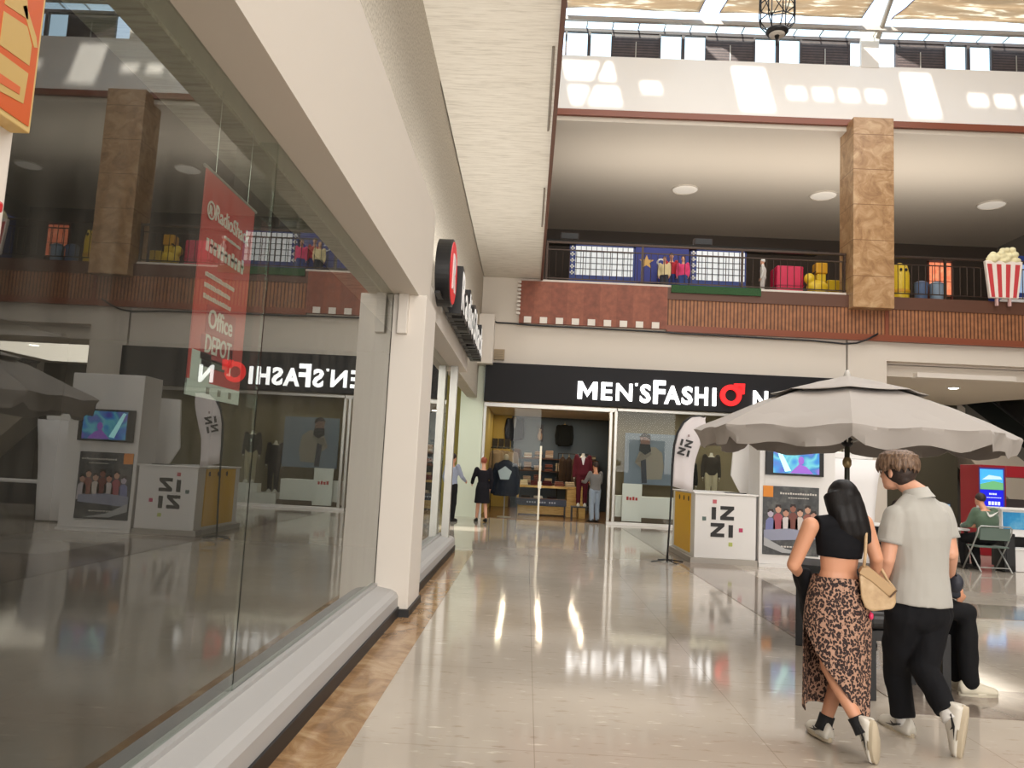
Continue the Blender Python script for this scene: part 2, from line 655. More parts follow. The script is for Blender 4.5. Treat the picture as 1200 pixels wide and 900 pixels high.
# ceiling over the left walk, with its brown edge and slot openings
struct('ceiling', MB().box(-1.5, -14, 6.95, 0.15, YF, 7.25), M['stipple_ceil'])
struct('trim_6', MB().box(0.15, -14, 6.90, 0.215, 21.9, 7.3), M['dark_trim'])
for y0, y1 in ((9.5, 12.0), (14.6, 17.0)):
    tag(MB().box(0.075, y0, 6.925, 0.105, y1, 6.955).build('slot_vent', mat('grey_slot', (128, 118, 106), 0.6)),
        'long thin grey slot vent in cream ceiling, ' + ('the one nearer the shopper couple' if y0 < 10 else 'the short one nearer the red wood panel'), 'vent', 'ceiling slot vents')

# far side: bulkhead over the shop, pillars
w = MB().box(-1.3, YF, 4.38, 9.0, YF + 0.25, 5.62).box(-9, YF, 4.38, -1.3, YF + 0.25, 16.7)
w.box(-1.7, YF - 0.02, 5.6, 9.0, YF + 0.3, 6.95)
struct('wall_far', w, M['plaster'])
struct('wall_far_corner', MB().box(-1.62, 21.3, 4.32, -1.1, 22.0, 5.72), M['plaster_white'])
struct('column_far_left', MB().box(-1.98, 21.95, 0, -1.32, 22.5, 4.4), mat('green_lit_white', (216, 222, 204), 0.5))  # white column; green cast of the passage light put into its colour
struct('wall_passage', MB().box(-9, 24.4, 0, -2.0, 24.6, 4.4).box(-9, 22.2, 4.38, -1.3, 24.5, 4.5), mat('olive_yellow_wall', (176, 160, 84), 0.6))
struct('column_far', MB().box(9.05, 21.98, 0, 10.15, 22.7, 5.62), M['plaster'])
# right passage under the gallery
w = MB().box(10.15, YF, 5.02, 20, YF + 0.3, 5.64)
w.box(10.15, 22.3, 4.95, 20, 22.36, 5.3)
struct('wall_right_bulkhead', w, M['plaster'])
arc = [(10.15, 22.3), (20, 22.3), (20, 24.4), (18.6, 24.7), (17.6, 25.3), (16.9, 26.2), (16.45, 27.3), (16.25, 28.4), (16.2, 29.5), (10.15, 29.5)]
struct('ceiling_passage', MB().prism([(x, y, 4.62) for x, y in arc], (0, 0, 0.35)), M['plaster'])
struct('trim_7', MB().box(11.05, 22.05, 4.6, 13.85, 22.4, 4.74), M['plaster_white'])
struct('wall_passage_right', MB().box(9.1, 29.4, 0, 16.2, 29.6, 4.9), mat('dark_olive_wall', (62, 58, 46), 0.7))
struct('wall_right_rear', MB().box(13.2, 33, 0, 20, 33.2, 6.7).box(20, -14, 0, 20.2, 34, 16.7).box(16.1, 29.6, 0, 16.2, 33.2, 6.7), mat('plain_grey_wall', (120, 114, 106), 0.7))  # one even warm grey
struct('wall_back', MB().box(-1.8, -14.2, 0, 20, -14, 16.7), M['plaster'])

# gallery floor edge: plain red planks, then slatted wood
x_mid = 3.83
struct('trim_8', MB().box(-0.42, YF - 0.16, 5.62, x_mid, YF - 0.02, 6.86), M['terracotta'])
w = MB()
for i in range(9):
    x = -0.28 + i * 0.46
    w.box(x, YF - 0.2, 5.62, x + 0.21, YF - 0.15, 5.80)
for i in range(9):
    w.box(-0.5, YF - 0.2, 5.86 + i * 0.115, -0.40, YF - 0.1, 5.92 + i * 0.115)
struct('trim_9', w, M['plaster_white'])
w = MB().box(x_mid, YF - 0.12, 5.72, 20, YF - 0.02, 6.5)
struct('trim_10', w, M['slat'])
w = MB().box(x_mid, YF - 0.16, 5.56, 20, YF - 0.02, 5.74).box(10.05, YF - 0.15, 5.6, 10.15, YF - 0.1, 6.5)
struct('trim_11', w, M['copper'])
w = MB().box(x_mid, YF - 0.15, 6.5, 20, YF + 0.5, 6.86)
struct('trim_12', w, M['dark_trim'])
tag(MB().box(x_mid + .1, YF - 0.2, 6.7, 6.5, YF - 0.14, 6.92).build('grass_strip', speckled('green_turf', (44, 78, 44), (22, 44, 24), (70, 110, 60), 0.9, 40)), 'strip of dark green artificial grass along the gallery edge below railing', 'artificial grass')
struct('floor_gallery', MB().box(-0.4, YF, 6.6, 20, 34, 6.86), mat('gallery_floor_tile', (150, 138, 124), 0.25))
struct('ceiling_gallery', MB().box(0.2, YF + 0.4, 12.0, 20, 34, 12.4), M['soffit_up'])
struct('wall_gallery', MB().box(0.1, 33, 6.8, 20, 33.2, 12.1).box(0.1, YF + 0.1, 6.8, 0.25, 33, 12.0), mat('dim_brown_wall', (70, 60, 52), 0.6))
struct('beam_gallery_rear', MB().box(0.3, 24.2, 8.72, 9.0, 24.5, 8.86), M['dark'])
struct('column_gallery', MB().box(9.02, 21.55, 6.45, 10.18, 22.55, 12.08), M['column_marble'], bevel=0.02)
# parapet beam, copper edge, clerestory
struct('beam_far', MB().box(0.3, YF, 12.12, 20, YF + 0.4, 13.9), mat('lit_white_plaster', (238, 233, 227), .6))  # whiter copy of the plaster: stronger light up here put into the colour
struct('trim_13', MB().box(0.3, YF - 0.06, 12.0, 20, YF + 0.1, 12.14).box(0.3, YF - 0.03, 12.14, 20, YF + 0.05, 12.2), M['copper'])
struct('trim_14', MB().box(0.3, YF + 0.05, 11.86, 20, YF + 0.5, 12.0), M['soffit_up'])
frame_m = mat('dark_window_frame', (62, 52, 52), 0.5)
shut_m = stripes('louvred_shutter', (84, 70, 68), (50, 40, 42), 2, 0.085, 0.6, 0.5, 0.8)
YW = YF + 0.12
win = MB().box(0.3, YW - 0.05, 14.72, 20, YW + 0.08, 14.82)
xs = []
x = 0.62
nwin, nsh = 0, 0
while x < 16.8:
    # pair of lights, then a louvred pair
    for k in (0, 1):
        if not (9.3 < x + k * 0.72 + 0.3 < 10.2):
            nwin += 1
            struct('window_%d' % (nwin + 3), MB().box(x + k * 0.72, YW, 13.9, x + k * 0.72 + 0.62, YW + 0.015, 14.72), M['glass2'])
    win.box(x + 0.62, YW - 0.04, 13.9, x + 0.72, YW + 0.06, 14.72)
    win.box(x - 0.06, YW - 0.04, 13.9, x, YW + 0.06, 14.72)
    win.box(x + 1.34, YW - 0.04, 13.9, x + 1.40, YW + 0.06, 14.72)
    nsh += 1
    sh = MB().box(x + 1.40, YW - 0.02, 13.9, x + 2.78, YW + 0.05, 14.72).build('louvred_shutter', shut_m)
    tag(sh, 'dark louvred shutter in the clerestory window row above white beam', 'shutter', 'clerestory shutters')
    MB().box(x + 2.075, YW - 0.04, 13.95, x + 2.10, YW - 0.02, 14.45).build('latch_bar', M['alu'], sh)
    x += 2.84
struct('trim_15', win, frame_m)
struct('column_clerestory', MB().box(9.42, YF - 0.02, 13.85, 9.95, YF + 0.1, 15.2), M['plaster_white'])
# slanted eave glazing with its bars, gutter beam, shade sails
ev = MB().prism([(0.3, YF + 0.1, 14.86), (0.3, YF - 0.30, 14.86), (0.3, YF - 0.30, 14.875), (0.3, YF + 0.1, 14.875)], (19.7, 0, 0))
struct('window_30', ev, M['glass2'])
w = MB()
for i in range(26):
    xx = 0.4 + i * 0.78
    w.prism([(xx, YF + 0.1, 14.84), (xx, YF - 0.30, 14.84), (xx, YF - 0.30, 14.88), (xx, YF + 0.1, 14.88)], (0.035, 0, 0))
struct('trim_16', w, M['alu'])
struct('beam_gutter', MB().box(0.3, YF - 0.42, 14.80, 20, YF - 0.30, 14.92), mat('grey_gutter_steel', (158, 150, 142), 0.5))
# ------------------------------------------------------------------ roof: unseen deck, openings placed to throw the sun patches, shade sails, arm
zr0, zr1 = 16.6, 16.75
deck = MB()
deck.box(-1.8, -9.4, zr0, 20, 16.75, zr1)
deck.box(-1.8, -14, zr0, 1.10, -9.4, zr1).box(1.24, -14, zr0, 20, -9.4, zr1)
slots = [(0.7, 2.2), (2.9, 3.5), (5.75, 6.75)] + [(7.25 + .78 * i, 7.80 + .78 * i) for i in range(4)] + [(10.75, 11.65)] + [(12.6 + .78 * i, 13.15 + .78 * i) for i in range(3)]
slots = [(a - 0.95, b - 0.95) for a, b in slots]
cur = -1.8
for a, b in slots:
    big = b - a > .8
    deck.box(cur, 16.75, zr0, a, 18.7, zr1)
    if not big:
        deck.box(a, 16.75, zr0, b, 17.25, zr1).box(a, 17.8, zr0, b, 18.7, zr1)
    else:
        deck.box(a, 18.5, zr0, b, 18.7, zr1)
        if b - a > 1.2:
            deck.prism([(a + .25, 16.75, zr0 + .02), (a + .45, 16.75, zr0 + .02), (b - .1, 18.6, zr0 + .02), (b - .3, 18.6, zr0 + .02)], (0, 0, .08))
            deck.box(a, 17.55, zr0, b, 17.68, zr1)
    cur = b
deck.box(cur, 16.75, zr0, 20, 18.7, zr1)
struct('roof', deck, M['plaster_white'])


def fabric():
    m = bpy.data.materials.new('cream_shade_fabric')
    m.use_nodes = True
    t = m.node_tree
    t.nodes.clear()
    out = nd(m, 'ShaderNodeOutputMaterial')
    d = nd(m, 'ShaderNodeBsdfDiffuse')
    tl = nd(m, 'ShaderNodeBsdfTranslucent')
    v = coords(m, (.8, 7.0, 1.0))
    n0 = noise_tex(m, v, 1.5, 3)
    r0 = ramp(m, n0.outputs[0], [(.42, (214, 194, 168)), (.56, (222, 204, 180)), (.62, (255, 248, 232))])  # bright bands are light streaks on the sails, put into the cloth colour
    ln(m, r0.outputs[0], d.inputs[0])
    ln(m, r0.outputs[0], tl.inputs[0])
    mx = nd(m, 'ShaderNodeMixShader')
    mx.inputs[0].default_value = 0.5
    ln(m, d.outputs[0], mx.inputs[1])
    ln(m, tl.outputs[0], mx.inputs[2])
    ln(m, mx.outputs[0], out.inputs[0])
    return m


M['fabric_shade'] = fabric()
M['sail_edge'] = mat('violet_sail_hem', (96, 84, 120), 0.6)
SAILS = [(0.55, 4.45, 0.4, 4.9, 'shade sail of cream fabric nearest the brown ceiling edge'),
         (5.05, 9.2, 5.6, 9.6, 'shade sail of cream fabric over the hanging lantern'),
         (10.05, 16.5, 11.3, 16.5, 'shade sail of cream fabric right of the white clerestory post')]
for (xa, xb, xc, xd, lab) in SAILS:
    s_ = MB()
    nx, ny = 26, 22
    top, bot = [], []
    for j in range(ny + 1):
        v = j / ny
        y = 21.45 - 1.85 * v
        row = []
        for i in range(nx + 1):
            u = i / nx
            x = (xa + (xb - xa) * u) * (1 - v) + (xc + (xd - xc) * u) * v
            z = 15.06 + 0.75 * v - 0.10 * math.sin(math.pi * u) * math.sin(math.pi * v) + 0.045 * math.sin(v * 26 + 2.2 * math.sin(u * 5.0)) * math.sin(math.pi * min(1, 1.3 * u + .1))
            row.append(Vector((x, y, z)))
        top.append(row)
    n = nx + 1
    vs = [p for r in top for p in r]
    fs = [(j * n + i, j * n + i + 1, (j + 1) * n + i + 1, (j + 1) * n + i) for j in range(ny) for i in range(nx)]
    s_.add(vs, fs)
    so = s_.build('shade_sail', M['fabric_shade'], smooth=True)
    sol = so.modifiers.new('solid', 'SOLIDIFY')
    sol.thickness = 0.004
    tag(so, lab, 'shade sail', 'roof shade sails')
    e = MB()
    e.tube([r[0] for r in top], 0.014, 6).tube([r[-1] for r in top], 0.014, 6).tube(top[-1], 0.012, 6)
    e.build('hem', M['sail_edge'], so)
# curved steel arm rising from the clerestory post
e = MB()
pts = [Vector((9.86, 21.85 - 2.4 * t, 14.7 + 1.35 * t + .25 * math.sin(t * 3.1))) for t in [i / 8 for i in range(9)]]
e.tube(pts, 0.075, 10)
struct('beam_arm', e, mat('grey_steel_arm', (170, 162, 150), 0.4), True)
# ------------------------------------------------------------------ figures
SKIN = mat('warm_skin', (206, 148, 116), 0.5)
SKIN2 = mat('light_skin', (214, 160, 132), 0.5)
HAIR_BLACK = speckled('black_hair', (20, 17, 17), (12, 10, 10), (32, 27, 27), 0.5, 30, (6, 6, 0.6))
HAIR_BROWN = speckled('brown_hair', (104, 80, 62), (60, 44, 34), (150, 122, 98), 0.55, 22, (5, 5, 1.2))
HAIR_DARK = speckled('dark_brown_hair', (48, 34, 28), (30, 22, 18), (70, 52, 42), 0.6, 30)
bsdf(HAIR_BLACK).inputs['Specular IOR Level'].default_value = .22
SHOE_W = mat('white_leather', (214, 208, 196), 0.5)
SOLE = mat('beige_rubber', (188, 174, 150), 0.6)


def hand(mb, wrist, d, nrm, side, s=1.0, curl=0.6):
    """palm, four unequal bent fingers and a thumb leaving the side of the palm; nrm = the way the palm faces"""
    d, nrm = Vector(d).normalized(), Vector(nrm)
    nrm = (nrm - d * nrm.dot(d)).normalized()
    lat = d.cross(nrm) * side
    w = Vector(wrist)
    palm = [w, w + d * 0.03 * s, w + d * 0.06 * s, w + d * 0.09 * s]
    rm = Matrix((lat, nrm, d)).transposed()
    mb.tube([w - d * 0.02, w + d * 0.02 * s], [0.026 * s, 0.024 * s], 10)
    mb.ell(w + d * 0.05 * s, (0.041 * s, 0.015 * s, 0.052 * s), rm, 12, 8)
    for k, L in enumerate((0.072, 0.08, 0.075, 0.058)):
        b = w + d * (0.088 - 0.006 * abs(k - 1)) * s + lat * (-0.03 + 0.02 * k) * s
        a1, a2, a3 = curl * 0.5, curl * 1.2, curl * 1.8
        p = [b - d * 0.015 * s, b]
        for a, f in ((a1, 0.45), (a2, 0.3), (a3, 0.25)):
            p.append(p[-1] + (d * math.cos(a) + nrm * math.sin(a)) * L * f * s)
        mb.tube(p, [0.0095 * s, 0.0095 * s, 0.0088 * s, 0.008 * s, 0.0065 * s], 8)
        mb.ell(p[-1], 0.0065 * s, None, 8, 6)
    b = w + d * 0.03 * s - lat * 0.032 * s
    p = [b, b + (d * 0.7 - lat * 0.7 + nrm * 0.3).normalized() * 0.032 * s]
    p.append(p[-1] + (d * 0.9 - lat * 0.2 + nrm * 0.4).normalized() * 0.03 * s)
    mb.tube(p, [0.013 * s, 0.011 * s, 0.008 * s], 8)
    mb.ell(p[-1], 0.008 * s, None, 8, 6)


def lerp(a, b, t):
    return Vector(a) * (1 - t) + Vector(b) * t


class Fig:
    """joints in the figure's own frame (x right, y forward, z up, metres for a 1.75 m adult), turned by heading and scaled"""
    DEF = dict(head=(0, 0.025, 1.63), neck=(0, -0.005, 1.47), chest=(0, 0.0, 1.27), waist=(0, 0, 1.08), pelvis=(0, 0, 0.93),
               shL=(-0.185, 0, 1.42), elL=(-0.235, -0.03, 1.13), wrL=(-0.22, 0.06, 0.89), shR=(0.185, 0, 1.42), elR=(0.235, -0.03, 1.13), wrR=(0.22, 0.06, 0.89),
               hipL=(-0.09, 0, 0.92), knL=(-0.095, 0.02, 0.49), anL=(-0.095, -0.02, 0.09), hipR=(0.09, 0, 0.92), knR=(0.095, 0.02, 0.49), anR=(0.095, -0.02, 0.09))

    def __init__(s, loc, heading, height=1.75, pose=None, female=False, look=0.0, slim=1.0, tilt=0.0):
        s.k = height / 1.75
        s.loc = Vector(loc)
        s.h = heading
        s.fem = female
        s.slim = slim
        c, n = math.cos(heading), math.sin(heading)      # heading = turn to the right of +Y
        s.m = Matrix(((c, n, 0), (-n, c, 0), (0, 0, 1)))
        J = dict(s.DEF)
        J.update(pose or {})
        s.J = {k: s.w(v) for k, v in J.items()}
        s.look = look
        s.tilt = tilt
        a = heading + look
        s.hm = Matrix(((math.cos(a), math.sin(a), 0), (-math.sin(a), math.cos(a), 0), (0, 0, 1))) @ Matrix.Rotation(-tilt, 3, 'X')

    def w(s, p):
        return s.loc + s.m @ (Vector(p) * s.k)

    def dirv(s, p):
        return (s.m @ Vector(p)).normalized()

    def hp(s, p):
        return s.J['head'] + s.hm @ (Vector(p) * s.k)

    def torso(s, mb, grow=0.0, lo=None, hi=None, flare=0.0):
        J, k = s.J, s.k
        if s.fem:
            prof = [(-0.10, .135, .10), (0.0, .168, .118), (0.10, .155, .108), (.25, .122, .088), (.42, .132, .098), (.55, .142, .108), (.70, .150, .095), (.80, .14, .082), (.88, .09, .065), (0.95, .052, .052)]
        else:
            prof = [(-0.10, .135, .10), (0.0, .162, .118), (0.10, .158, .112), (.25, .145, .102), (.42, .155, .108), (.55, .168, .116), (.70, .176, .108), (.80, .172, .092), (.88, .11, .072), (0.95, .06, .058)]
        A = [J['pelvis'], J['waist'], J['chest'], J['neck']]
        T = [0.0, 0.28, 0.63, 1.0]
        lath = (J['hipR'] - J['hipL']).normalized()
        lats = (J['shR'] - J['shL']).normalized()

        def cen(t):
            if t <= 0:
                return A[0] + (A[0] - A[1]).normalized() * (-t) * 0.54 * k
            for i in range(3):
                if t <= T[i + 1] or i == 2:
                    return lerp(A[i], A[i + 1], (t - T[i]) / (T[i + 1] - T[i]))
        rings = []
        for (t, a, b) in prof:
            if (lo is not None and t < lo) or (hi is not None and t > hi):
                continue
            c = cen(t)
            up = (cen(min(t + 0.05, 1)) - cen(max(t - 0.05, -.1))).normalized()
            la = lerp(lath, lats, max(0, min(1, t / 0.8)))
            la = (la - up * la.dot(up)).normalized()
            fo = up.cross(la)
            g = grow + (flare * max(0, (0.45 - t)) if flare else 0)
            rings.append([c + la * (a * k * s.slim + g) * math.cos(q) + fo * (b * k * s.slim + g) * math.sin(q) for q in [2 * math.pi * i / 24 for i in range(24)]])
        mb.loft(rings)
        return mb

    def arm(s, mb, S, grow=0.0, upto=2.0, r=(.055, .043, .036, .027)):
        k = s.k * s.slim
        sh, el, wr = s.J['sh' + S], s.J['el' + S], s.J['wr' + S]
        pts = [sh, lerp(sh, el, .5), el, lerp(el, wr, .35), wr]
        rs = [r[0] * k + grow, r[0] * .88 * k + grow, r[1] * k + grow, r[2] * 1.08 * k + grow, r[3] * k + grow]
        if upto < 1.0:
            mb.ell(sh, rs[0], None, 14, 10)
            end = lerp(sh, el, upto)
            mb.tube([sh, lerp(sh, end, .5), end], [rs[0], rs[1] * 1.02, rs[1] * 1.05], 16)
        elif upto < 2.0:
            n = [sh, pts[1], el, lerp(el, wr, upto - 1)]
            mb.limb(n, [rs[0], rs[1], rs[2], rs[3]], 14)
        else:
            mb.limb(pts, rs, 14)
        return mb

    def leg(s, mb, S, grow=0.0, r=(.088, .072, .053, .052, .036), end=1.0, flat=False):
        k = s.k * s.slim
        h, kn, an = s.J['hip' + S], s.J['kn' + S], s.J['an' + S]
        pts = [h, lerp(h, kn, .5), kn, lerp(kn, an, .3), lerp(kn, an, end)]
        rs = [q * k + grow for q in r]
        mb.tube(pts, rs, 16)
        for p, q in list(zip(pts, rs))[:4 if flat else 5]:
            mb.ell(p, q, None, 14, 8)
        return mb

    def headshape(s, mb):
        hp, hm, k = s.hp, s.hm, s.k * (0.97 if s.fem else 1.0)
        mb.ell(hp((0, -0.012, 0.03)), (.077 * k, .096 * k, .092 * k), hm, 20, 14)       # skull
        mb.ell(hp((0, 0.028, -0.035)), (.060 * k, .064 * k, .078 * k), hm, 18, 12)      # face
        mb.ell(hp((0, 0.058, -0.088)), (.033 * k, .026 * k, .024 * k), hm, 12, 8)       # chin
        mb.ell(hp((0, 0.03, -0.075)), (.052 * k, .05 * k, .034 * k), hm, 14, 8)         # jaw
        mb.ell(hp((0, 0.092, -0.03)), (.014 * k, .02 * k, .014 * k), hm, 10, 8)         # nose
        mb.tube([hp((0, 0.078, 0.012)), hp((0, 0.098, -0.028))], [.008 * k, .012 * k], 8)
        mb.ell(hp((0, 0.078, 0.02)), (.052 * k, .014 * k, .011 * k), hm, 12, 8)         # brow
        mb.ell(hp((0, 0.083, -0.062)), (.023 * k, .010 * k, .006 * k), hm, 10, 6)       # lips
        mb.ell(hp((0, 0.081, -0.071)), (.020 * k, .010 * k, .006 * k), hm, 10, 6)
        for q in (-1, 1):
            mb.ell(hp((q * .076, -0.004, -0.012)), (.009 * k, .02 * k, .032 * k), hm @ Matrix.Rotation(q * 0.35, 3, 'Z'), 10, 8)
        mb.tube([s.J['neck'] - (s.J['head'] - s.J['neck']) * 0.25, lerp(s.J['neck'], s.hp((0, -0.01, -0.05)), .6), s.hp((0, -0.012, -0.03))], [.060 * k, .054 * k, .054 * k], 14)
        return mb

    def body(s, root, skin, vox=0.016, legs=True, hands=True, curl=(0.6, 0.6), palm=None, ankle=True):
        mb = MB()
        s.headshape(mb)
        s.torso(mb, -0.004)
        for S in 'LR':
            s.arm(mb, S)
            if legs:
                s.leg(mb, S)
                f = s.J['an' + S]
                mb.ell(f, .034 * s.k, None, 10, 8)
            if hands:
                d = (s.J['wr' + S] - s.J['el' + S]).normalized()
                pn = s.dirv(palm[S]) if palm else s.dirv((1 if S == 'L' else -1, 0.2, 0))
                hand(mb, s.J['wr' + S], d, pn, 1 if S == 'L' else -1, s.k * (0.92 if s.fem else 1.0), curl[0 if S == 'L' else 1])
        return blob(mb, 'body', skin, root, vox, 3)

    def shoe(s, root, S, toe, up=(0, 0, 1), m=None, sole=None, L=0.28, low=True, mark=None):
        """toe = direction of the toe, up = away from the sole, both in the world"""
        k = s.k
        t, u = Vector(toe).normalized(), Vector(up)
        u = (u - t * u.dot(t)).normalized()
        la = t.cross(u)
        a = s.J['an' + S]
        base = a - u * 0.085 * k
        rm = Matrix((la, t, u)).transposed()

        def P(x, y, z):
            return base + (la * x + t * y + u * z) * k
        mb = MB()
        rings = []
        for y, wd, h in ((-.075, .026, .075), (-.06, .036, .09), (0.0, .040, .098), (.05, .043, .085), (.10, .047, .066), (.15, .048, .052), (.185, .04, .042), (.205, .02, .032)):
            ring = []
            for i in range(16):
                q = 2 * math.pi * i / 16
                zz = max(0.0, math.sin(q)) * h + min(0, math.sin(q)) * 0.0 + 0.018
                ring.append(P(math.cos(q) * wd * (1.0 if math.sin(q) < .3 else (1.15 - .5 * math.sin(q))), y * L / .28, zz))
            rings.append(ring)
        mb.loft(rings)
        o = mb.build('shoe', m or SHOE_W, root, True)
        sb = MB()
        out = []
        for i in range(28):
            q = 2 * math.pi * i / 28
            y = .065 + .147 * math.cos(q)
            wd = (.044 if y > .06 else .038) * math.sin(q)
            out.append((wd * 1.08, y * L / .28))
        rings = [[P(x, y, z) for x, y in out] for z in (-0.004, 0.0, 0.022, 0.026)]
        rings[0] = [P(x * .94, .065 + (y - .065) * .97, -0.005) for x, y in out]
        sb.loft(rings)
        sb.build('sole', sole or SOLE, o, True)
        if mark:
            for q in (-1, 1):
                w = MB()
                pts = [(.105, .032), (.03, .036), (-.035, .062), (-.03, .066), (.035, .05), (.06, .058), (.045, .044)]
                poly = [P(q * (.047 - .12 * max(0, z - .035)), y, z + .004) for y, z in pts]
                w.prism(poly, la * q * .004)
                w.build('logo', mark, o)
        return o


def simple_person(label, loc, heading, height, top, bottom, hair, shoe=(30, 28, 28), skin=None, female=False, pose=None, sleeve=2.0, skirt=None, group=None, look=0.0, vox=0.02, hairstyle='short', name='person', top_hem=-0.05, slim=1.0):
    f = Fig(loc, heading, height, pose, female, look, slim)
    root = thing(name, label, 'person', loc, group)
    f.body(root, skin or SKIN2, 0.013)
    mb = MB()
    f.torso(mb, 0.016, lo=top_hem, hi=0.9)
    for S in 'LR':
        f.arm(mb, S, 0.012, sleeve)
    blob(mb, 'top', top, root, vox, 3, 0.006, 9)
    if skirt:
        mb = MB()
        k = f.k
        rings = []
        for t, a, b in ((0.14, .15, .11), (0.0, .19, .135), (-.25, .205, .15), (skirt, .215, .165)):
            c = f.J['pelvis'] + Vector((0, 0, t * k))
            la, fo = f.dirv((1, 0, 0)), f.dirv((0, 1, 0))
            rings.append([c + la * a * k * math.cos(q) + fo * b * k * math.sin(q) for q in [2 * math.pi * i / 24 for i in range(24)]])
        mb.loft(rings)
        blob(mb, 'skirt', bottom, root, vox, 2, 0.008, 7)
    else:
        mb = MB()
        f.torso(mb, 0.010, lo=-.2, hi=0.12)
        for S in 'LR':
            f.leg(mb, S, 0.014, (.09, .078, .062, .06, .052), 0.97)
        blob(mb, 'trousers', bottom, root, vox, 3, 0.006, 9)
    sm = shoe if not isinstance(shoe, tuple) else mat('shoe_leather', shoe, 0.5)
    for S in 'LR':
        d = (f.J['an' + S] - f.J['kn' + S])
        f.shoe(root, S, f.dirv((0, 1, 0)), (0, 0, 1), sm, sm)
    mb = MB()
    hp, k = f.hp, f.k
    mb.ell(hp((0, -0.022, 0.042)), (.086 * k, .1 * k, .093 * k), f.hm, 20, 12)
    if hairstyle == 'bun':
        mb.ell(hp((0, -.1, .06)), (.045 * k,) * 3, None, 12, 8)
    if hairstyle == 'long':
        mb.tube([hp((0, -.05, .02)), hp((0, -.09, -.1)), hp((0, -.1, -.25))], [.085 * k, .08 * k, .05 * k], 14)
    blob(mb, 'hair', hair, root, 0.014, 2, 0.004, 20)
    return root, f
# ------------------------------------------------------------------ the clothes shop on the far side
M['wood_yellow'] = speckled('yellow_birch', (206, 170, 98), (178, 138, 70), (224, 192, 122), 0.45, 4, (1, 1, 8))
M['shop_floor'] = speckled('brown_wood_floor', (120, 88, 58), (92, 64, 40), (146, 112, 78), 0.25, 3, (8, 1, 1))
struct('floor_shop', MB().box(-1.3, YF + .05, 0, 9.0, 29, 0.006), M['shop_floor'])
struct('wall_shop_rear', MB().box(-0.62, 28.6, 0, 9.0, 28.8, 3.6), mat('slate_blue_wall', (84, 96, 108), 0.7))
struct('wall_shop_left', MB().box(-1.3, 28.55, 0, -0.62, 28.8, 3.6).box(-1.42, 22.5, 0, -1.3, 28.8, 3.6), mat('ochre_wall', (206, 176, 92), 0.7))
struct('wall_shop_right', MB().box(9.0, 22.7, 0, 9.1, 28.8, 3.6).box(2.5, 23.9, 0.05, 9.0, 23.98, 3.36), mat('khaki_wall', (128, 116, 92), 0.7))
struct('ceiling_shop', MB().box(-1.42, YF, 3.36, 9.1, 28.8, 3.45), M['plaster'])
# sign board
t = thing('shop_sign', 'black fascia sign reading MEN\'S FASHION in lit white letters with a red male symbol', 'sign', (3.9, YF - 0.2, 3.3))
MB().box(-1.3, YF - 0.34, 3.30, 9.0, YF - .01, 4.40).build('panel', M['black_sign'], t, bevel=0.01)
YS = YF - 0.345


def sign_letter(ch, px0, px1, ytop, ybot, m='lit_white', mid=None, bold=0.03):
    pm = (px0 + px1) / 2
    a, b = at(px0, ybot, YS), at(px1, ybot, YS)
    h = at(pm, ytop, YS).z - at(pm, ybot, YS).z
    z = 3.655 if ybot is None else a.z
    if ch == 'M':
        W, s_ = b.x - a.x, .125
        pts = [(0, 0), (s_, 0), (s_, h * .62), (W / 2, h * .12), (W - s_, h * .62), (W - s_, 0), (W, 0), (W, h), (W - s_, h), (W / 2, h * .46), (s_, h), (0, h)]
        g = MB().prism([(a.x + u, YS, z + v) for u, v in pts], (0, -.07, 0))
    else:
        g = text_mb(ch, h, (a.x, YS, z), (1, 0, 0), (0, 0, 1), 0.07, 0.02 if ch == 'N' else bold, fit=b.x - a.x)
    return g.build('letter', M[m], t)


for ch, a, b, yt, yb in (('M', 676.5, 699.5, 447, 467.3), ('E', 704, 717, 447.5, 468), ('N', 721.5, 740.5, 448.5, 469), ("'", 744, 747, 449.5, 456.5), ('S', 749.5, 762, 450, 471),
                         ('F', 765, 779, 445, 472), ('A', 778, 797, 451.5, 472.5), ('S', 798.5, 811, 452.5, 473), ('H', 814, 829, 453, 474), ('I', 834.5, 838.5, 454.3, 475), ('N', 882, 899, 457, 478)):
    sign_letter(ch, a, b, yt, yb)
g = MB()
c = at(856, 463.5, YS)
n = 36
ro, ri = 0.30, 0.165
ring = [[Vector((c.x + r_ * math.cos(2 * math.pi * i / n), y, c.z + r_ * math.sin(2 * math.pi * i / n))) for i in range(n)] for r_, y in ((ro, YS), (ro, YS - .07), (ri, YS - .07), (ri, YS))]
g.loft(ring + [ring[0]], cap=False)
d = Vector((math.cos(R(42)), 0, math.sin(R(42))))
e = Vector((-d.z, 0, d.x))
p = c + d * .26
g.prism([p - e * .05, p + d * .10 - e * .05, p + d * .10 + e * .05, p + e * .05], (0, -.07, 0))
tip = c + d * .52
g.prism([tip, tip + Vector((-.30, 0, -.01)), tip + Vector((-.30, 0, -.12)), tip + Vector((-.12, 0, -.12)), tip + Vector((-.12, 0, -.30)), tip + Vector((-.01, 0, -.30))], (0, -.07, 0))
g.build('male_symbol', M['lit_red'], t)

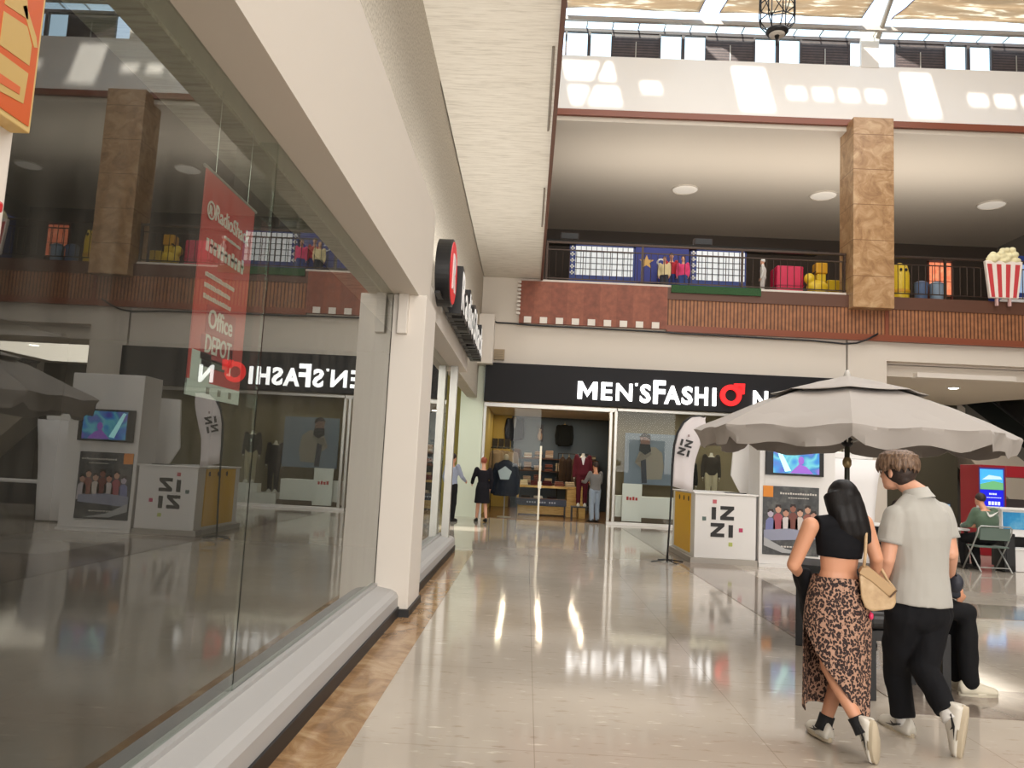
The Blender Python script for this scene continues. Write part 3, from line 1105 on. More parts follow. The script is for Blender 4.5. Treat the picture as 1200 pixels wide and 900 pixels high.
# shopfront frames
w = MB().box(-1.3, YF - .1, 3.16, 2.5, YF, 3.28).box(2.3, YF - .12, 0, 2.38, YF + .02, 3.2).box(2.44, YF - .12, 0, 2.52, YF + .02, 3.2).box(-1.3, YF - .08, 0, -1.22, YF, 3.2)
w.box(2.52, YF - .1, 3.2, 9, YF, 3.28).box(8.9, YF - .1, 0, 9.05, YF, 3.2)
struct('trim_shopfront', w, M['alu'], bevel=0.006)
struct('door_1', MB().box(-1.22, YF - .05, .02, 0.36, YF - .038, 3.14), M['glass2'])
w = MB().box(0.36, YF - .06, 0.02, 0.415, YF - .03, 2.1).box(0.34, YF - .09, 0.9, 0.44, YF - .06, 1.1)
struct('door_handle', w, mat('pale_steel', (206, 200, 180), 0.3, 0.3))
struct('window_50', MB().box(2.52, YF - .05, .09, 8.9, YF - .038, 3.2), M['glass2'])
struct('trim_plinth', MB().box(2.3, YF - .14, 0, 8.9, YF + .1, 0.07), M['white'])


def pile(x, y, z, sx, sy, cols, label, group, dz=.035):
    """one folded garment pile: a thing whose garments are its parts"""
    for i, cc in enumerate(cols):
        pass


FAB = {}


def fab(rgb, rough=0.85):
    if rgb not in FAB:
        FAB[rgb] = mat('cloth_%02x%02x%02x' % rgb, rgb, rough, sheen=0.15 if sum(rgb) > 200 else 0.0, spec=.5 if sum(rgb) > 200 else .2)
    return FAB[rgb]


def jacket(label, x, y, ztop, rgb, h=0.75, w=0.5, group=None, shirt=None, loc_name='hanging_jacket', d=.2):
    """jacket on a hanger: body, two sleeves, lapels, hanger"""
    root = thing(loc_name, label, 'jacket', (x, y, ztop - h), group)
    zb = ztop - h
    mb = MB()
    rings = []
    for f, a in ((0, .40), (.3, .38), (.6, .40), (.85, .44), (.94, .38), (1.0, .14)):
        rings.append([Vector((x + a * w * math.cos(q) * 1.0, y + d * .5 * (1.0 if f < .9 else .5) * math.sin(q), zb + f * h)) for q in [2 * math.pi * i / 18 for i in range(18)]])
    mb.loft(rings)
    for s_ in (-1, 1):
        mb.limb([(x + s_ * w * .40, y, zb + h * .88), (x + s_ * w * .5, y - .02, zb + h * .5), (x + s_ * w * .48, y - .04, zb + h * .12)], [.075 * w / .5, .065 * w / .5, .05 * w / .5], 10)
    blob(mb, 'garment', fab(rgb), root, 0.022, 2, 0.008, 7, (1, 1, .5), loc=None)
    if shirt:
        yy = y - d * .5 - .012
        MB().prism([(x - .07, yy, zb + h * .97), (x + .07, yy, zb + h * .97), (x + .02, yy, zb + h * .55), (x - .02, yy, zb + h * .55)], (0, .02, 0)).build('shirt_front', fab(shirt), root)
    g = MB().tube([(x - w * .33, y, zb + h * .9), (x, y, zb + h * 1.02), (x + w * .33, y, zb + h * .9)], .012, 6)
    g.tube([(x, y, zb + h * 1.02), (x, y, zb + h * 1.10), (x, y + .03, zb + h * 1.12), (x, y + .17 if ztop > 3 else y + .05, zb + h * 1.11)], .006, 6)
    g.build('hanger', M['wood_yellow'], root)
    return root


YB = 28.4
p = at(603, 500, 28.2)
jacket('dark navy suit jacket hanging high on the blue wall, left of two', p.x, 28.44, 3.28, (26, 30, 44), 0.85, .6, 'jackets high on the shop wall', (120, 120, 126))
p = at(662, 506, 28.2)
jacket('black suit jacket hanging high on the blue wall, right of two', p.x, 28.44, 3.12, (22, 24, 24), 0.8, .56, 'jackets high on the shop wall')
# framed strip of picture between them
p = at(633, 508, 28.5)
t = thing('wall_picture', 'small tall picture with a pale figure on the blue shop wall between two jackets', 'picture', (p.x, 28.55, p.z))
MB().box(p.x - .12, 28.56, p.z - .3, p.x + .12, 28.6, p.z + .32).build('board', mat('dusk_print', (72, 74, 84), 0.6), t)
g = MB()
g.ell((p.x, 28.555, p.z + .12), (.05, .012, .07)).ell((p.x, 28.555, p.z - .1), (.09, .012, .16))
g.build('printed_figure', mat('print_skin', (156, 130, 110), 0.6), t, True)

# long wall unit with garments
t = thing('clothes_shelf', 'long dark shelf unit along the shop rear wall holding folded clothes', 'shelf', (0.9, 28.3, 0))
g = MB()
for z in (0.9, 1.35, 1.8):
    g.box(-0.6, 28.1, z, 2.6, 28.58, z + .04)
g.build('board', M['dark_trim'], t)
for x in (-0.6, 0.45, 1.5, 2.56):
    MB().box(x, 28.1, 0, x + .04, 28.58, 1.84).build('upright', M['dark_trim'], t)
PAL = [(150, 120, 96), (196, 180, 150), (90, 60, 48), (176, 150, 130), (60, 56, 62), (200, 190, 180), (128, 72, 60), (110, 100, 92)]
random.seed(11)
desc = {(150, 120, 96): 'camel', (196, 180, 150): 'sand', (90, 60, 48): 'chestnut', (176, 150, 130): 'dusty pink', (60, 56, 62): 'charcoal', (200, 190, 180): 'ivory', (128, 72, 60): 'rust', (110, 100, 92): 'taupe'}
k = 0
for lev, z in enumerate((0.94, 1.39, 1.84)):
    for j in range(8):
        x = -0.36 + j * 0.39
        if 1.2 < x < 2.0 and lev == 2:
            continue
        rgb = PAL[(j * 3 + lev * 5) % 8]
        rt = thing('folded_clothes', '%s folded clothes on the %s rear wall shelf, %s from left' % (desc[rgb], ('lowest', 'middle', 'upper')[lev], ('first', 'second', 'third', 'fourth', 'fifth', 'sixth', 'seventh', 'eighth')[j]), 'folded clothes', (x, 28.3, z), 'folded clothes on the rear shelves')
        for q in range(3 + (j + lev) % 3):
            zz = z + .004 + q * .058
            MB().box(x - .14 + random.uniform(-.01, .01), 28.14, zz, x + .14, 28.48, zz + .054).build('garment', fab(rgb if q != 1 else PAL[(j + lev) % 8]), rt, bevel=.018)
        k += 1
# rails of jackets left and right
for i, rgb in enumerate([(150, 128, 104), (134, 112, 90), (168, 148, 122), (120, 96, 74)]):
    jacket(('camel', 'brown', 'sand', 'dark tan')[i] + ' jacket on the left rail under the ochre wall, %s from left' % ('first', 'second', 'third', 'fourth')[i], -1.02 + i * .16, 25.9 + .36 * i, 2.02, rgb, 0.85, .42, 'jackets on the left rail')
for i, rgb in enumerate([(70, 56, 46), (58, 46, 40), (84, 66, 52), (62, 54, 48)]):
    jacket(('dark brown', 'blackish brown', 'chestnut', 'grey brown')[i] + ' jacket on the right rail behind the display table, %s from left' % ('first', 'second', 'third', 'fourth')[i], 1.2 + i * .21, 25.95, 1.9, rgb, 0.95, .2, 'jackets on the right rail')
t = thing('clothes_rail', 'dark clothes rail carrying tan jackets under the ochre wall', 'clothes rail', (-0.7, 26.4, 0))
MB().tube([(-1.15, 25.75, 2.12), (-0.25, 27.05, 2.12)], .015, 8).build('rail', M['black_metal'], t)
for q in ((-1.15, 25.75), (-0.25, 27.05)):
    MB().tube([(*q, 0), (*q, 2.12)], .016, 8).build('post', M['black_metal'], t)
t = thing('clothes_rail', 'dark clothes rail carrying brown jackets behind the display table', 'clothes rail', (1.55, 25.95, 0))
MB().tube([(1.05, 25.95, 2.0), (2.1, 25.95, 2.0)], .015, 8).build('rail', M['black_metal'], t)
for q in ((1.05, 25.95), (2.1, 25.95)):
    MB().tube([(*q, 0), (*q, 2.0)], .016, 8).build('post', M['black_metal'], t)
# shelf of dark boxes high on the left
t = thing('box_shelf', 'dark shelf with boxes high on the left shop wall below the ochre panel', 'shelf', (-0.95, 27.5, 2.1))
MB().box(-1.29, 27.3, 2.1, -0.62, 27.8, 2.14).build('board', M['black'], t)
for i in range(3):
    MB().box(-1.26 + i * .22, 27.35, 2.145, -1.07 + i * .22, 27.7, 2.45).build('box', mat('dark_box', (58, 50, 46), .7), t)

# display table, yellow, with two tiers
t = thing('display_table', 'yellow wooden two tier display table in the middle of the shop', 'table', (0.65, 24.6, 0))
MB().box(-0.28, 24.2, .86, 1.62, 25.1, .93).build('tabletop', M['wood_yellow'], t, bevel=.01)
MB().box(-0.22, 24.25, .40, 1.30, 25.05, .45).build('shelf', M['wood_yellow'], t)
MB().box(1.30, 24.22, 0, 1.62, 25.08, .86).build('end_panel', M['wood_yellow'], t)
MB().box(-0.24, 24.24, 0.05, 1.3, 24.27, .3).build('front_panel', M['wood_yellow'], t)
for q in ((-0.26, 24.24), (-0.26, 25.0)):
    MB().box(q[0], q[1], 0, q[0] + .05, q[1] + .05, .86).build('leg', M['wood_yellow'], t)
i = 0
for x, z, rgb, nm in ((-0.08, .932, (226, 214, 186), 'cream'), (0.3, .932, (96, 40, 40), 'wine red'), (0.68, .932, (70, 30, 34), 'dark maroon'), (1.06, .932, (120, 72, 60), 'brick'), (1.4, .932, (190, 176, 150), 'beige'),
                      (0.02, .452, (40, 38, 40), 'black'), (0.42, .452, (206, 200, 190), 'white'), (0.85, .452, (44, 40, 46), 'dark grey')):
    rt = thing('folded_clothes', nm + ' folded clothes on the ' + ('top' if z > .5 else 'lower tier') + ' of the yellow display table', 'folded clothes', (x, 24.6, z), 'folded clothes on the display table')
    for q in range(3):
        MB().box(x - .15, 24.36, z + q * .05, x + .15 - .01 * q, 24.8, z + q * .05 + .047).build('garment', fab(rgb), rt, bevel=.015)
# low bench with a dark blue apron before it
t = thing('display_bench', 'low bench with dark blue apron before the yellow display table', 'bench', (0.45, 23.7, 0))
MB().box(-0.28, 23.5, .50, 1.25, 23.9, .55).build('top', M['dark_trim'], t)
MB().box(-0.28, 23.46, .36, 1.25, 23.5, .55).build('apron', mat('navy_apron', (38, 46, 66), 0.5), t)
for q in ((-0.26, 23.52), (1.2, 23.52), (-0.26, 23.84), (1.2, 23.84)):
    MB().box(q[0], q[1], 0, q[0] + .035, q[1] + .035, .5).build('leg', M['black_metal'], t)
for i in range(12):
    MB().box(0.05 + i * .075, 23.445, .425, .10 + i * .075, 23.462, .47).build('letter', mat('pale_print', (150, 156, 168), .5), t) if i not in (4, 8) else None

# counter box, ochre, at the back of the table
t = thing('wooden_crate', 'ochre wooden display block standing behind the low bench', 'display block', (1.75, 24.0, 0))
MB().box(1.66, 23.9, 0, 1.86, 24.5, 1.0).build('body', M['wood_yellow'], t, bevel=.01)
MB().box(1.64, 23.88, 1.0, 1.88, 24.52, 1.03).build('top', M['wood_yellow'], t)


def mannequin(label, x, y, z0, top, bottom, shirt=None, head=False, turn=math.pi, name='mannequin', group=None, h=1.78, legs=True, shoe=(225, 222, 216)):
    f = Fig((x, y, z0), turn, h, dict(wrL=(-.24, 0.0, .85), wrR=(.24, 0.0, .85)))
    root = thing(name, label, 'mannequin', (x, y, z0), group)
    mb = MB()
    if head:
        f.headshape(mb)
    else:
        mb.tube([f.J['chest'], f.J['neck'], f.J['neck'] + Vector((0, 0, .06))], [.06, .05, .045], 12)
    for S in 'LR':
        f.arm(mb, S)
        hand(mb, f.J['wr' + S], (f.J['wr' + S] - f.J['el' + S]), f.dirv((1 if S == 'L' else -1, 0, 0)), 1 if S == 'L' else -1, 1.0, .3)
    f.torso(mb, -.004)
    blob(mb, 'body', mat('mannequin_white', (206, 200, 190), .4), root, .018, 2)
    mb = MB()
    f.torso(mb, .02, lo=-.1, hi=.9)
    for S in 'LR':
        f.arm(mb, S, .016, 1.95)
    blob(mb, 'jacket', fab(top), root, .02, 2, .006, 8)
    mb = MB()
    f.torso(mb, .008, lo=-.2, hi=.1)
    for S in 'LR':
        f.leg(mb, S, .014, (.09, .078, .062, .06, .052), .97)
    blob(mb, 'trousers', fab(bottom), root, .02, 2, .006, 8)
    if shirt:
        q = f.dirv((0, 1, 0))
        a, b = f.J['neck'] + q * .115 - Vector((0, 0, .06)), f.J['chest'] + q * .145 - Vector((0, 0, .08))
        l = f.dirv((1, 0, 0))
        MB().prism([a - l * .06, a + l * .06, b + l * .012, b - l * .012], q * .02).build('shirt_front', fab(shirt), root)
    for S in 'LR':
        sm = mat('pale_shoe', shoe, .5)
        f.shoe(root, S, f.dirv((0, 1, 0)), (0, 0, 1), sm, sm)
    return root


mannequin('headless mannequin in a maroon suit and white shirt on a black stand in the shop', 1.66, 22.9, 0.42, (92, 32, 42), (84, 28, 38), (226, 222, 222))
t = thing('display_stand', 'small black stand carrying the maroon suit mannequin', 'stand', (1.66, 22.9, 0))
MB().box(1.36, 22.65, .38, 1.96, 23.15, .415).build('top', M['black'], t)
for q in ((1.37, 22.66), (1.92, 22.66), (1.37, 23.11), (1.92, 23.11)):
    MB().box(q[0], q[1], 0, q[0] + .03, q[1] + .03, .38).build('leg', M['black_metal'], t)
# navy jacket with white emblem on a stand
x, y = -0.6, 22.6
t = thing('jacket_display', 'navy jacket with a white five sided emblem on a display stand in the shop doorway', 'display', (x, y, 0))
mb = MB()
rings = []
for z, a, b in ((.62, .34, .2), (.9, .33, .2), (1.2, .33, .18), (1.5, .30, .15), (1.6, .2, .11), (1.66, .08, .07)):
    rings.append([Vector((x + a * math.cos(q), y + b * math.sin(q), z)) for q in [2 * math.pi * i / 20 for i in range(20)]])
mb.loft(rings)
for s_ in (-1, 1):
    mb.limb([(x + s_ * .27, y, 1.48), (x + s_ * .36, y, 1.1), (x + s_ * .36, y - .03, .72)], [.09, .08, .06], 12)
blob(mb, 'jacket', fab((30, 34, 48)), t, .02, 2, .01, 6)
pen = [(x - .02 + .21 * math.sin(2 * math.pi * i / 5), y - .225, 1.27 + .21 * math.cos(2 * math.pi * i / 5)) for i in range(5)]
MB().prism(pen, (0, .045, 0)).build('emblem', mat('grey_white_emblem', (182, 188, 196), .6), t)
MB().ell((x, y, 1.74), (.075, .085, .10)).build('display_head', mat('pale_head_form', (176, 160, 140), .5), t, True)
MB().tube([(x, y, .02), (x, y, .7)], .02, 8).build('pole', M['alu'], t)
MB().lathe((x, y, 0.008), [(.2, 0), (.2, .02), (.02, .03)], 20).build('base', M['alu'], t)

# shop window: picture board, white blocks, little card, two mannequins
t = thing('poster_board', 'large shop window picture of a man holding a camera in a grey coat', 'poster', (3.55, 23.2, .9))
P = lambda px, py, Y=23.2: at(px, py, Y)
a, b = P(733, 507), P(797, 566)
MB().box(a.x, 23.2, b.z - .1, b.x, 23.24, a.z).build('board', ramp_mat if False else mat('blue_grey_print', (112, 124, 142), .5), t)


def blobs2d(name, pts, m, t, Y, th=.012):
    MB().prism([P(px, py, Y) for px, py in pts], (0, th, 0)).build(name, m, t)


blobs2d('printed_coat', [(749, 530), (757, 524), (768, 524), (776, 531), (778, 548), (775, 562), (752, 562), (751, 548), (744, 542)], mat('print_grey_coat', (140, 132, 124), .5), t, 23.18)
blobs2d('printed_sleeve', [(744, 542), (750, 532), (760, 528), (764, 532), (752, 541)], mat('print_sleeve', (120, 112, 106), .5), t, 23.172)
blobs2d('printed_face', [(750, 512), (755, 509), (761, 511), (762, 520), (757, 525), (751, 521)], mat('print_face', (120, 92, 88), .5), t, 23.17)
blobs2d('printed_hair', [(749, 512), (755, 507), (762, 510), (763, 516), (757, 512)], mat('print_hair', (50, 44, 48), .5), t, 23.165)
blobs2d('printed_camera', [(750, 520), (762, 521), (763, 529), (756, 533), (749, 528)], mat('print_camera', (36, 36, 42), .5), t, 23.16)
blobs2d('printed_shade', [(751, 540), (757, 538), (758, 566), (752, 566)], mat('print_dark', (58, 60, 72), .5), t, 23.162)
t = thing('display_block', 'long white display block along the shop window floor', 'display block', (3.6, 22.6, .09))
MB().box(2.6, 22.45, .09, 4.35, 23.0, .80).build('body', M['white'], t, bevel=.012)
MB().box(2.56, 22.38, .07, 4.4, 22.44, .2).build('kick_board', mat('dim_step', (96, 80, 66), .6), t)
t = thing('price_card', 'tall white card with red lettering standing on the window floor', 'card', (3.07, 22.3, .09))
MB().box(2.78, 22.3, .09, 3.34, 22.33, 1.16).build('board', M['white'], t)
g = MB()
for i in range(4):
    g.box(2.9 + i * .085, 22.29, .69, 2.96 + i * .085, 22.302, .79 - .02 * (i % 2))
g.build('lettering', mat('red_print', (190, 60, 60), .5), t)
mannequin('headless window mannequin in dark jacket and pale khaki trousers beside the feather flag', 5.45, 22.95, .62, (64, 58, 54), (182, 170, 144), None, group='shop window mannequins')
mannequin('headless window mannequin all in black behind the feather flag', 4.85, 23.3, .35, (36, 34, 36), (34, 32, 34), None, group='shop window mannequins')
t = thing('display_block', 'white display block under the khaki trousered window mannequin', 'display block', (5.45, 22.95, .07))
MB().box(4.5, 22.6, .006, 6.3, 23.55, .345).build('body', M['white'], t, bevel=.01)
MB().box(5.1, 22.68, .35, 5.85, 23.04, .61).build('step', M['white'], t, bevel=.01)
# spot lamps in the shop ceiling
spot_m = mat('lamp_glow', (255, 236, 200), .4, emit=6.0)
k = 0
for x in (-0.6, 0.6, 1.8):
    for y in (23.0, 25.4):
        rt = thing('ceiling_spot', 'round recessed spot lamp in the clothes shop ceiling', 'lamp', (x, y, 3.36), 'shop ceiling spots')
        MB().lathe((x, y, 3.345), [(.07, 0), (.09, 0), (.09, .015), (.07, .015)], 18).build('ring', M['alu'], rt)
        MB().lathe((x, y, 3.35), [(.001, 0), (.068, 0), (.068, .01), (.001, .01)], 18).build('lens', spot_m, rt)

# people at the shop door
P_ = lambda *a: Vector(a)
simple_person('person in black dress with red hair walking to the shop door', (-1.12, 20.25, 0), -0.25, 1.68, fab((28, 26, 32)), fab((26, 25, 30)), mat('red_hair', (150, 72, 52), .6), (26, 24, 24), SKIN2, True,
              dict(elL=(-.26, .1, 1.16), wrL=(-.24, .33, 1.02), knL=(-.09, .08, .5), anL=(-.10, .16, .09), anR=(.1, -.14, .11)), 1.8, -.42, hairstyle='bun')
simple_person('person in pale blue shirt and black trousers partly behind the left window post', (-1.92, 20.0, 0), 0.6, 1.74, fab((150, 158, 178)), fab((30, 29, 30)), HAIR_DARK, (24, 22, 22), SKIN,
              pose=dict(elR=(.25, .10, 1.16), wrR=(.2, .32, 1.05)))
simple_person('person in grey jacket and light blue jeans looking at the maroon suit', (2.0, 22.35, 0.006), -0.5, 1.72, fab((112, 110, 108)), fab((142, 156, 172)), HAIR_DARK, (36, 34, 34), SKIN,
              pose=dict(elL=(-.27, .12, 1.16), wrL=(-.2, .38, 1.16), elR=(.27, .12, 1.16), wrR=(.16, .36, 1.14)))
# ------------------------------------------------------------------ left shop: sign, banner, orange board
t = thing('shop_sign', 'shop sign of a red R roundel and black edged letters on the left ledge', 'sign', (-1.1, 10, 3.3))
n = 48
cy_, cz_, rr = 8.93, 3.72, 0.40
ring = lambda x, r_: [Vector((x, cy_ + r_ * math.cos(2 * math.pi * i / n), cz_ + r_ * math.sin(2 * math.pi * i / n))) for i in range(n)]
MB().loft([ring(-1.15, rr), ring(-0.985, rr), ring(-0.98, rr - .015)]).build('roundel_rim', M['black'], t)
MB().loft([ring(-0.981, rr - .03), ring(-0.972, rr - .035)]).build('roundel_face', mat('red_sign_acrylic', (206, 30, 38), .35, emit=0.25), t)
text_mb('R', .42, (-0.972, cy_ - .15, cz_ - .2), (0, 1, 0), (0, 0, 1), .012, .02).build('letter', M['white'], t)
yy = 9.5
for ch, wd, ht in (('R', .50, .62), ('a', .40, .46), ('d', .42, .62), ('i', .14, .62), ('o', .42, .46), ('S', .46, .62), ('h', .40, .62), ('a', .40, .46), ('c', .38, .46), ('k', .40, .62)):
    hh = .60
    side = text_mb(ch, hh, (-1.12, yy, 3.38), (0, 1, 0), (0, 0, 1), .20, .03, fit=wd)
    lt = side.build('letter', M['black'], t)
    text_mb(ch, hh - .09, (-0.919, yy + .045, 3.425), (0, 1, 0), (0, 0, 1), .006, .004, fit=wd - .09).build('letter_face', mat('white_letter_face', (236, 234, 230), .4, emit=.25), lt)
    yy += wd + .055
MB().box(-1.12, 8.4, 3.36, -1.06, yy, 3.385).box(-1.12, 9.4, 3.55, -1.10, yy, 3.58).build('mounting_rail', M['black_metal'], t)

# red hanging banner inside the glass
bx = -1.47
y0, y1, z0, z1 = 3.24, 3.84, 1.71, 2.72
t = thing('hanging_banner', 'tall red promotional banner hung behind the left shop glass', 'banner', (bx, (y0 + y1) / 2, z0))
M['banner_red'] = mat('banner_red', (214, 80, 78), .6)
MB().box(bx - .006, y0, z0 + .05, bx, y1, z1).build('sheet', M['banner_red'], t)
MB().box(bx - .007, y0, z0, bx + .001, y1, z0 + .07).build('bottom_strip', M['white'], t)
MB().tube([(bx - .003, y0 - .02, z1), (bx - .003, y1 + .02, z1)], .008, 8).tube([(bx - .003, y0 + .1, z1), (bx - .003, y0 + .1, 3.3)], .002, 6).tube([(bx - .003, y1 - .1, z1), (bx - .003, y1 - .1, 3.3)], .002, 6).build('hanging_rod', M['alu'], t)
wt = mat('banner_white', (238, 226, 220), .6)
X_, U_ = (0, 1, 0), (0, 0, 1)
g = text_mb('RadioShack', .075, (bx, y0 + .13, 2.52), (0, 1, 0.0), U_, .003, .01, fit=.42)
n = 24
rg = lambda r_: [Vector((bx + .003, y0 + .075 + r_ * math.cos(2 * math.pi * i / n), 2.545 + r_ * math.sin(2 * math.pi * i / n))) for i in range(n)]
g.loft([rg(.042), [p + Vector((.003, 0, 0)) for p in rg(.042)], [p + Vector((.003, 0, 0)) for p in rg(.034)], rg(.034)], cap=False)
text_mb('R', .045, (bx + .003, y0 + .056, 2.523), X_, U_, .003, .01, mb=g)
g.build('lettering', wt, t)
g = MB()
random.seed(3)
def strokes(y, z, w, h, k):
    for i in range(k):
        yy_ = y + w * i / k
        g.box(bx, yy_, z, bx + .003, yy_ + w / k * .62, z + h * random.uniform(.75, 1))
        if i % 3:
            g.box(bx, yy_, z + h * .4, bx + .003, yy_ + w / k * .8, z + h * .58)
strokes(y0 + .06, 2.36, .46, .07, 11)
strokes(y0 + .25, 2.47, .2, .015, 14)
strokes(y0 + .08, 2.25, .34, .022, 22)
strokes(y0 + .08, 2.20, .30, .022, 19)
strokes(y0 + .08, 2.15, .32, .022, 21)
strokes(y0 + .42, 1.84, .05, .16, 2)
g.build('small_print', wt, t)
MB().box(bx, y0 + .13, 2.0, bx + .003, y0 + .47, 2.13).box(bx, y0 + .1, 1.88, bx + .003, y0 + .47, 1.99).build('label_patch', mat('banner_rose', (186, 70, 78), .6), t)
g = text_mb('Office', .09, (bx + .003, y0 + .15, 2.03), X_, U_, .003, .012, fit=.28)
text_mb('DEPOT', .085, (bx + .003, y0 + .14, 1.915), X_, U_, .003, .012, mb=g, fit=.3)
g.build('brand_lettering', wt, t)
MB().box(bx, y0 + .12, 1.85, bx + .003, y0 + .44, 1.89).build('grey_bar', mat('banner_grey', (110, 104, 96), .6), t)
MB().box(bx, y0 + .02, z0 + .07, bx + .003, y0 + .22, z0 + .2).build('white_tag', M['white'], t)
g = MB()
for i in range(3):
    g.box(bx + .001, y0 + .2 + i * .13, z0 + .02, bx + .004, y0 + .23 + i * .13, z0 + .05)
g.build('strip_print', mat('strip_ink', (150, 140, 134), .6), t)

# orange evacuation board on the near column
ox = -1.075
q0 = atx(37, 157, ox)
yR, zb = q0.y, q0.z
W_, H_ = .21, .31
zt = zb + H_
t = thing('evacuation_sign', 'orange wall board with cream border and pictogram on the white column at the glass', 'sign', (ox, yR - .1, zb))
MB().box(ox - .045, yR - W_, zb, ox - .004, yR, zt).build('board', mat('cream_border', (206, 176, 112), .5), t, bevel=.002)
MB().box(ox - .004, yR - W_ + .009, zb + .012, ox - .002, yR - .009, zt - .012).build('orange_field', mat('safety_orange', (196, 84, 18), .45), t)
cm = mat('sign_cream', (190, 158, 92), .5)
f = ox - .002
Y = lambda u: yR - u
g = MB()
def flat(pts):
    g.prism([(f, Y(u), zb + v) for u, v in pts], (.001, 0, 0))
flat([(.034, .05), (.12, .04), (.12, .115), (.030, .118)])
flat([(.030, .135), (.12, .13), (.12, .20), (.05, .21), (.030, .18)])
flat([(.012, .185), (.020, .205), (.06, .25), (.07, .242), (.022, .180)])
flat([(.05, .225), (.12, .215), (.12, .27), (.06, .265)])
g.build('pictogram', cm, t)
MB().prism([(f + .001, Y(u), zb + v) for u, v in ((.05, .062), (.12, .056), (.12, .075), (.05, .078))], (.001, 0, 0)).build('accent', mat('sign_orange2', (200, 96, 46), .5), t)
# small red alarm with a black hook below it
q = atx(6, 242, -1.06)
t = thing('column_alarm', 'small red fixture on the white column under the orange board', 'alarm', (-1.09, q.y - .08, q.z - .02))
MB().box(-1.119, q.y - .12, q.z - .012, -1.07, q.y + .012, q.z + .012).build('body', mat('alarm_red', (196, 34, 40), .4), t, bevel=.006)
MB().tube([(-1.09, q.y - .02, q.z - .012), (-1.085, q.y - .02, q.z - .07), (-1.07, q.y, q.z - .1)], .006, 8).build('bracket', M['black_metal'], t)

# cable and vent on the far bulkhead
pts = [(556, 371), (566, 371), (576, 374), (582, 378), (600, 379), (622, 381), (700, 385), (775, 389), (800, 391), (860, 394), (910, 397), (950, 399), (990, 403), (1004, 402), (1016, 398), (1029, 391)]
tag(MB().tube([at(x, y, YF - .22) for x, y in pts], .026, 6).build('power_cable', M['black'], smooth=True), 'long black cable strung along the bulkhead under the red wood gallery edge', 'cable')
a, b = at(576, 409, YF - .06), at(591, 422, YF - .06)
t = thing('wall_speaker', 'small tan box fixed to the far bulkhead just above the sign\'s left end', 'speaker', ((a.x + b.x) / 2, YF - .06, b.z))
MB().box(a.x, YF - .12, b.z, b.x, YF - .001, a.z).build('case', mat('tan_box', (168, 150, 124), .6), t, bevel=.01)
g = MB()
for i in range(5):
    g.box(a.x + .04, YF - .128, b.z + .04 + i * .05, b.x - .04, YF - .12, b.z + .065 + i * .05)
g.build('grille', mat('tan_grille', (140, 124, 100), .6), t)
# round downlight in the right passage soffit, plus two beyond
lm = mat('downlight_glow', (255, 246, 226), .4, emit=9.0)
for i, (x, y, lab) in enumerate(((13.25, 24.2, 'round white downlight in the passage soffit nearest the bulkhead'), (11.6, 27.0, 'round white downlight deeper in the passage soffit'))):
    rt = thing('downlight', lab, 'lamp', (x, y, 4.6), 'passage downlights')
    MB().lathe((x, y, 4.60), [(.15, 0), (.19, .0), (.19, .02), (.15, .02)], 24).build('ring', M['white'], rt)
    MB().lathe((x, y, 4.585), [(.001, 0), (.12, .004), (.148, .015), (.148, .03), (.001, .03)], 24).build('lens', lm, rt)
# ------------------------------------------------------------------ white kiosk with screen
KY = 13.4
t = thing('kiosk_counter', 'white kiosk counter with black IZZI letters and a yellow side panel', 'counter', (3.45, 14.4, 0))
MB().box(2.92, KY, .09, 3.97, 15.35, 1.17).build('body', M['white'], t, bevel=.012)
MB().box(2.90, KY - .02, 1.17, 4.0, 15.37, 1.2).build('countertop', M['white_gloss'], t, bevel=.008)
MB().box(2.86, KY - .03, 0, 3.99, 15.42, .09).build('plinth', mat('kiosk_grey_base', (176, 170, 162), .5), t)
MB().box(2.905, 13.72, .14, 2.921, 15.1, 1.16).build('side_panel', mat('kiosk_yellow', (236, 184, 22), .45), t)
g = MB()
for y in (13.85, 14.25, 14.65):
    g.tube([(2.899, y, 1.07), (2.91, y, 1.07)], .045, 14)
g.build('bolt', mat('panel_dot', (60, 40, 24), .5), t)
ink = mat('izzi_black', (30, 28, 28), .5)


def izzi(parent, x, z, s, y, tilt=0.0, X=(1, 0, 0), th=.006, squares=True):
    """iZ over Zi in heavy strokes, coloured squares around"""
    X = Vector(X).normalized()
    U = Vector((0, 0, 1))
    N = X.cross(U)
    o = Vector((x, y, z))
    cc, ss = math.cos(tilt), math.sin(tilt)

    def P(u, v):
        return o + X * (u * cc - v * ss) * s + U * (u * ss + v * cc) * s

    def st(g, pts):
        g.prism([P(u, v) for u, v in pts], N * th)
    Z = [(0, 0), (1, 0), (1, .26), (.42, .26), (1, .78), (1, 1), (0, 1), (0, .74), (.56, .74), (0, .24)]
    for (ox_, oy_, kind) in ((-.95, .62, 'i'), (-.32, .62, 'Z'), (-1.0, -.62, 'Z'), (.30, -.62, 'i')):
        g = MB()
        if kind == 'Z':
            st(g, [(ox_ + u * 1.0, oy_ + v) for u, v in Z])
        else:
            st(g, [(ox_, oy_), (ox_ + .32, oy_), (ox_ + .32, oy_ + .9), (ox_, oy_ + .9)])
        g.build('letter', ink, parent)
    if squares:
        for (u, v, rgb) in ((-.88, 1.78, (196, 96, 104)), (-1.62, .52, (92, 112, 106)), (1.05, -.2, (196, 60, 104)), (.32, -1.25, (190, 200, 110))):
            g = MB()
            st(g, [(u, v), (u + .28, v), (u + .28, v + .28), (u, v + .28)])
            g.build('logo_square', mat('logo_tint', rgb, .5), parent)


izzi(t, 3.43, .60, .235, KY - .001)
MB().box(3.5, 13.62, 1.2, 3.86, 13.74, 1.215).build('card_tray', M['black'], t)
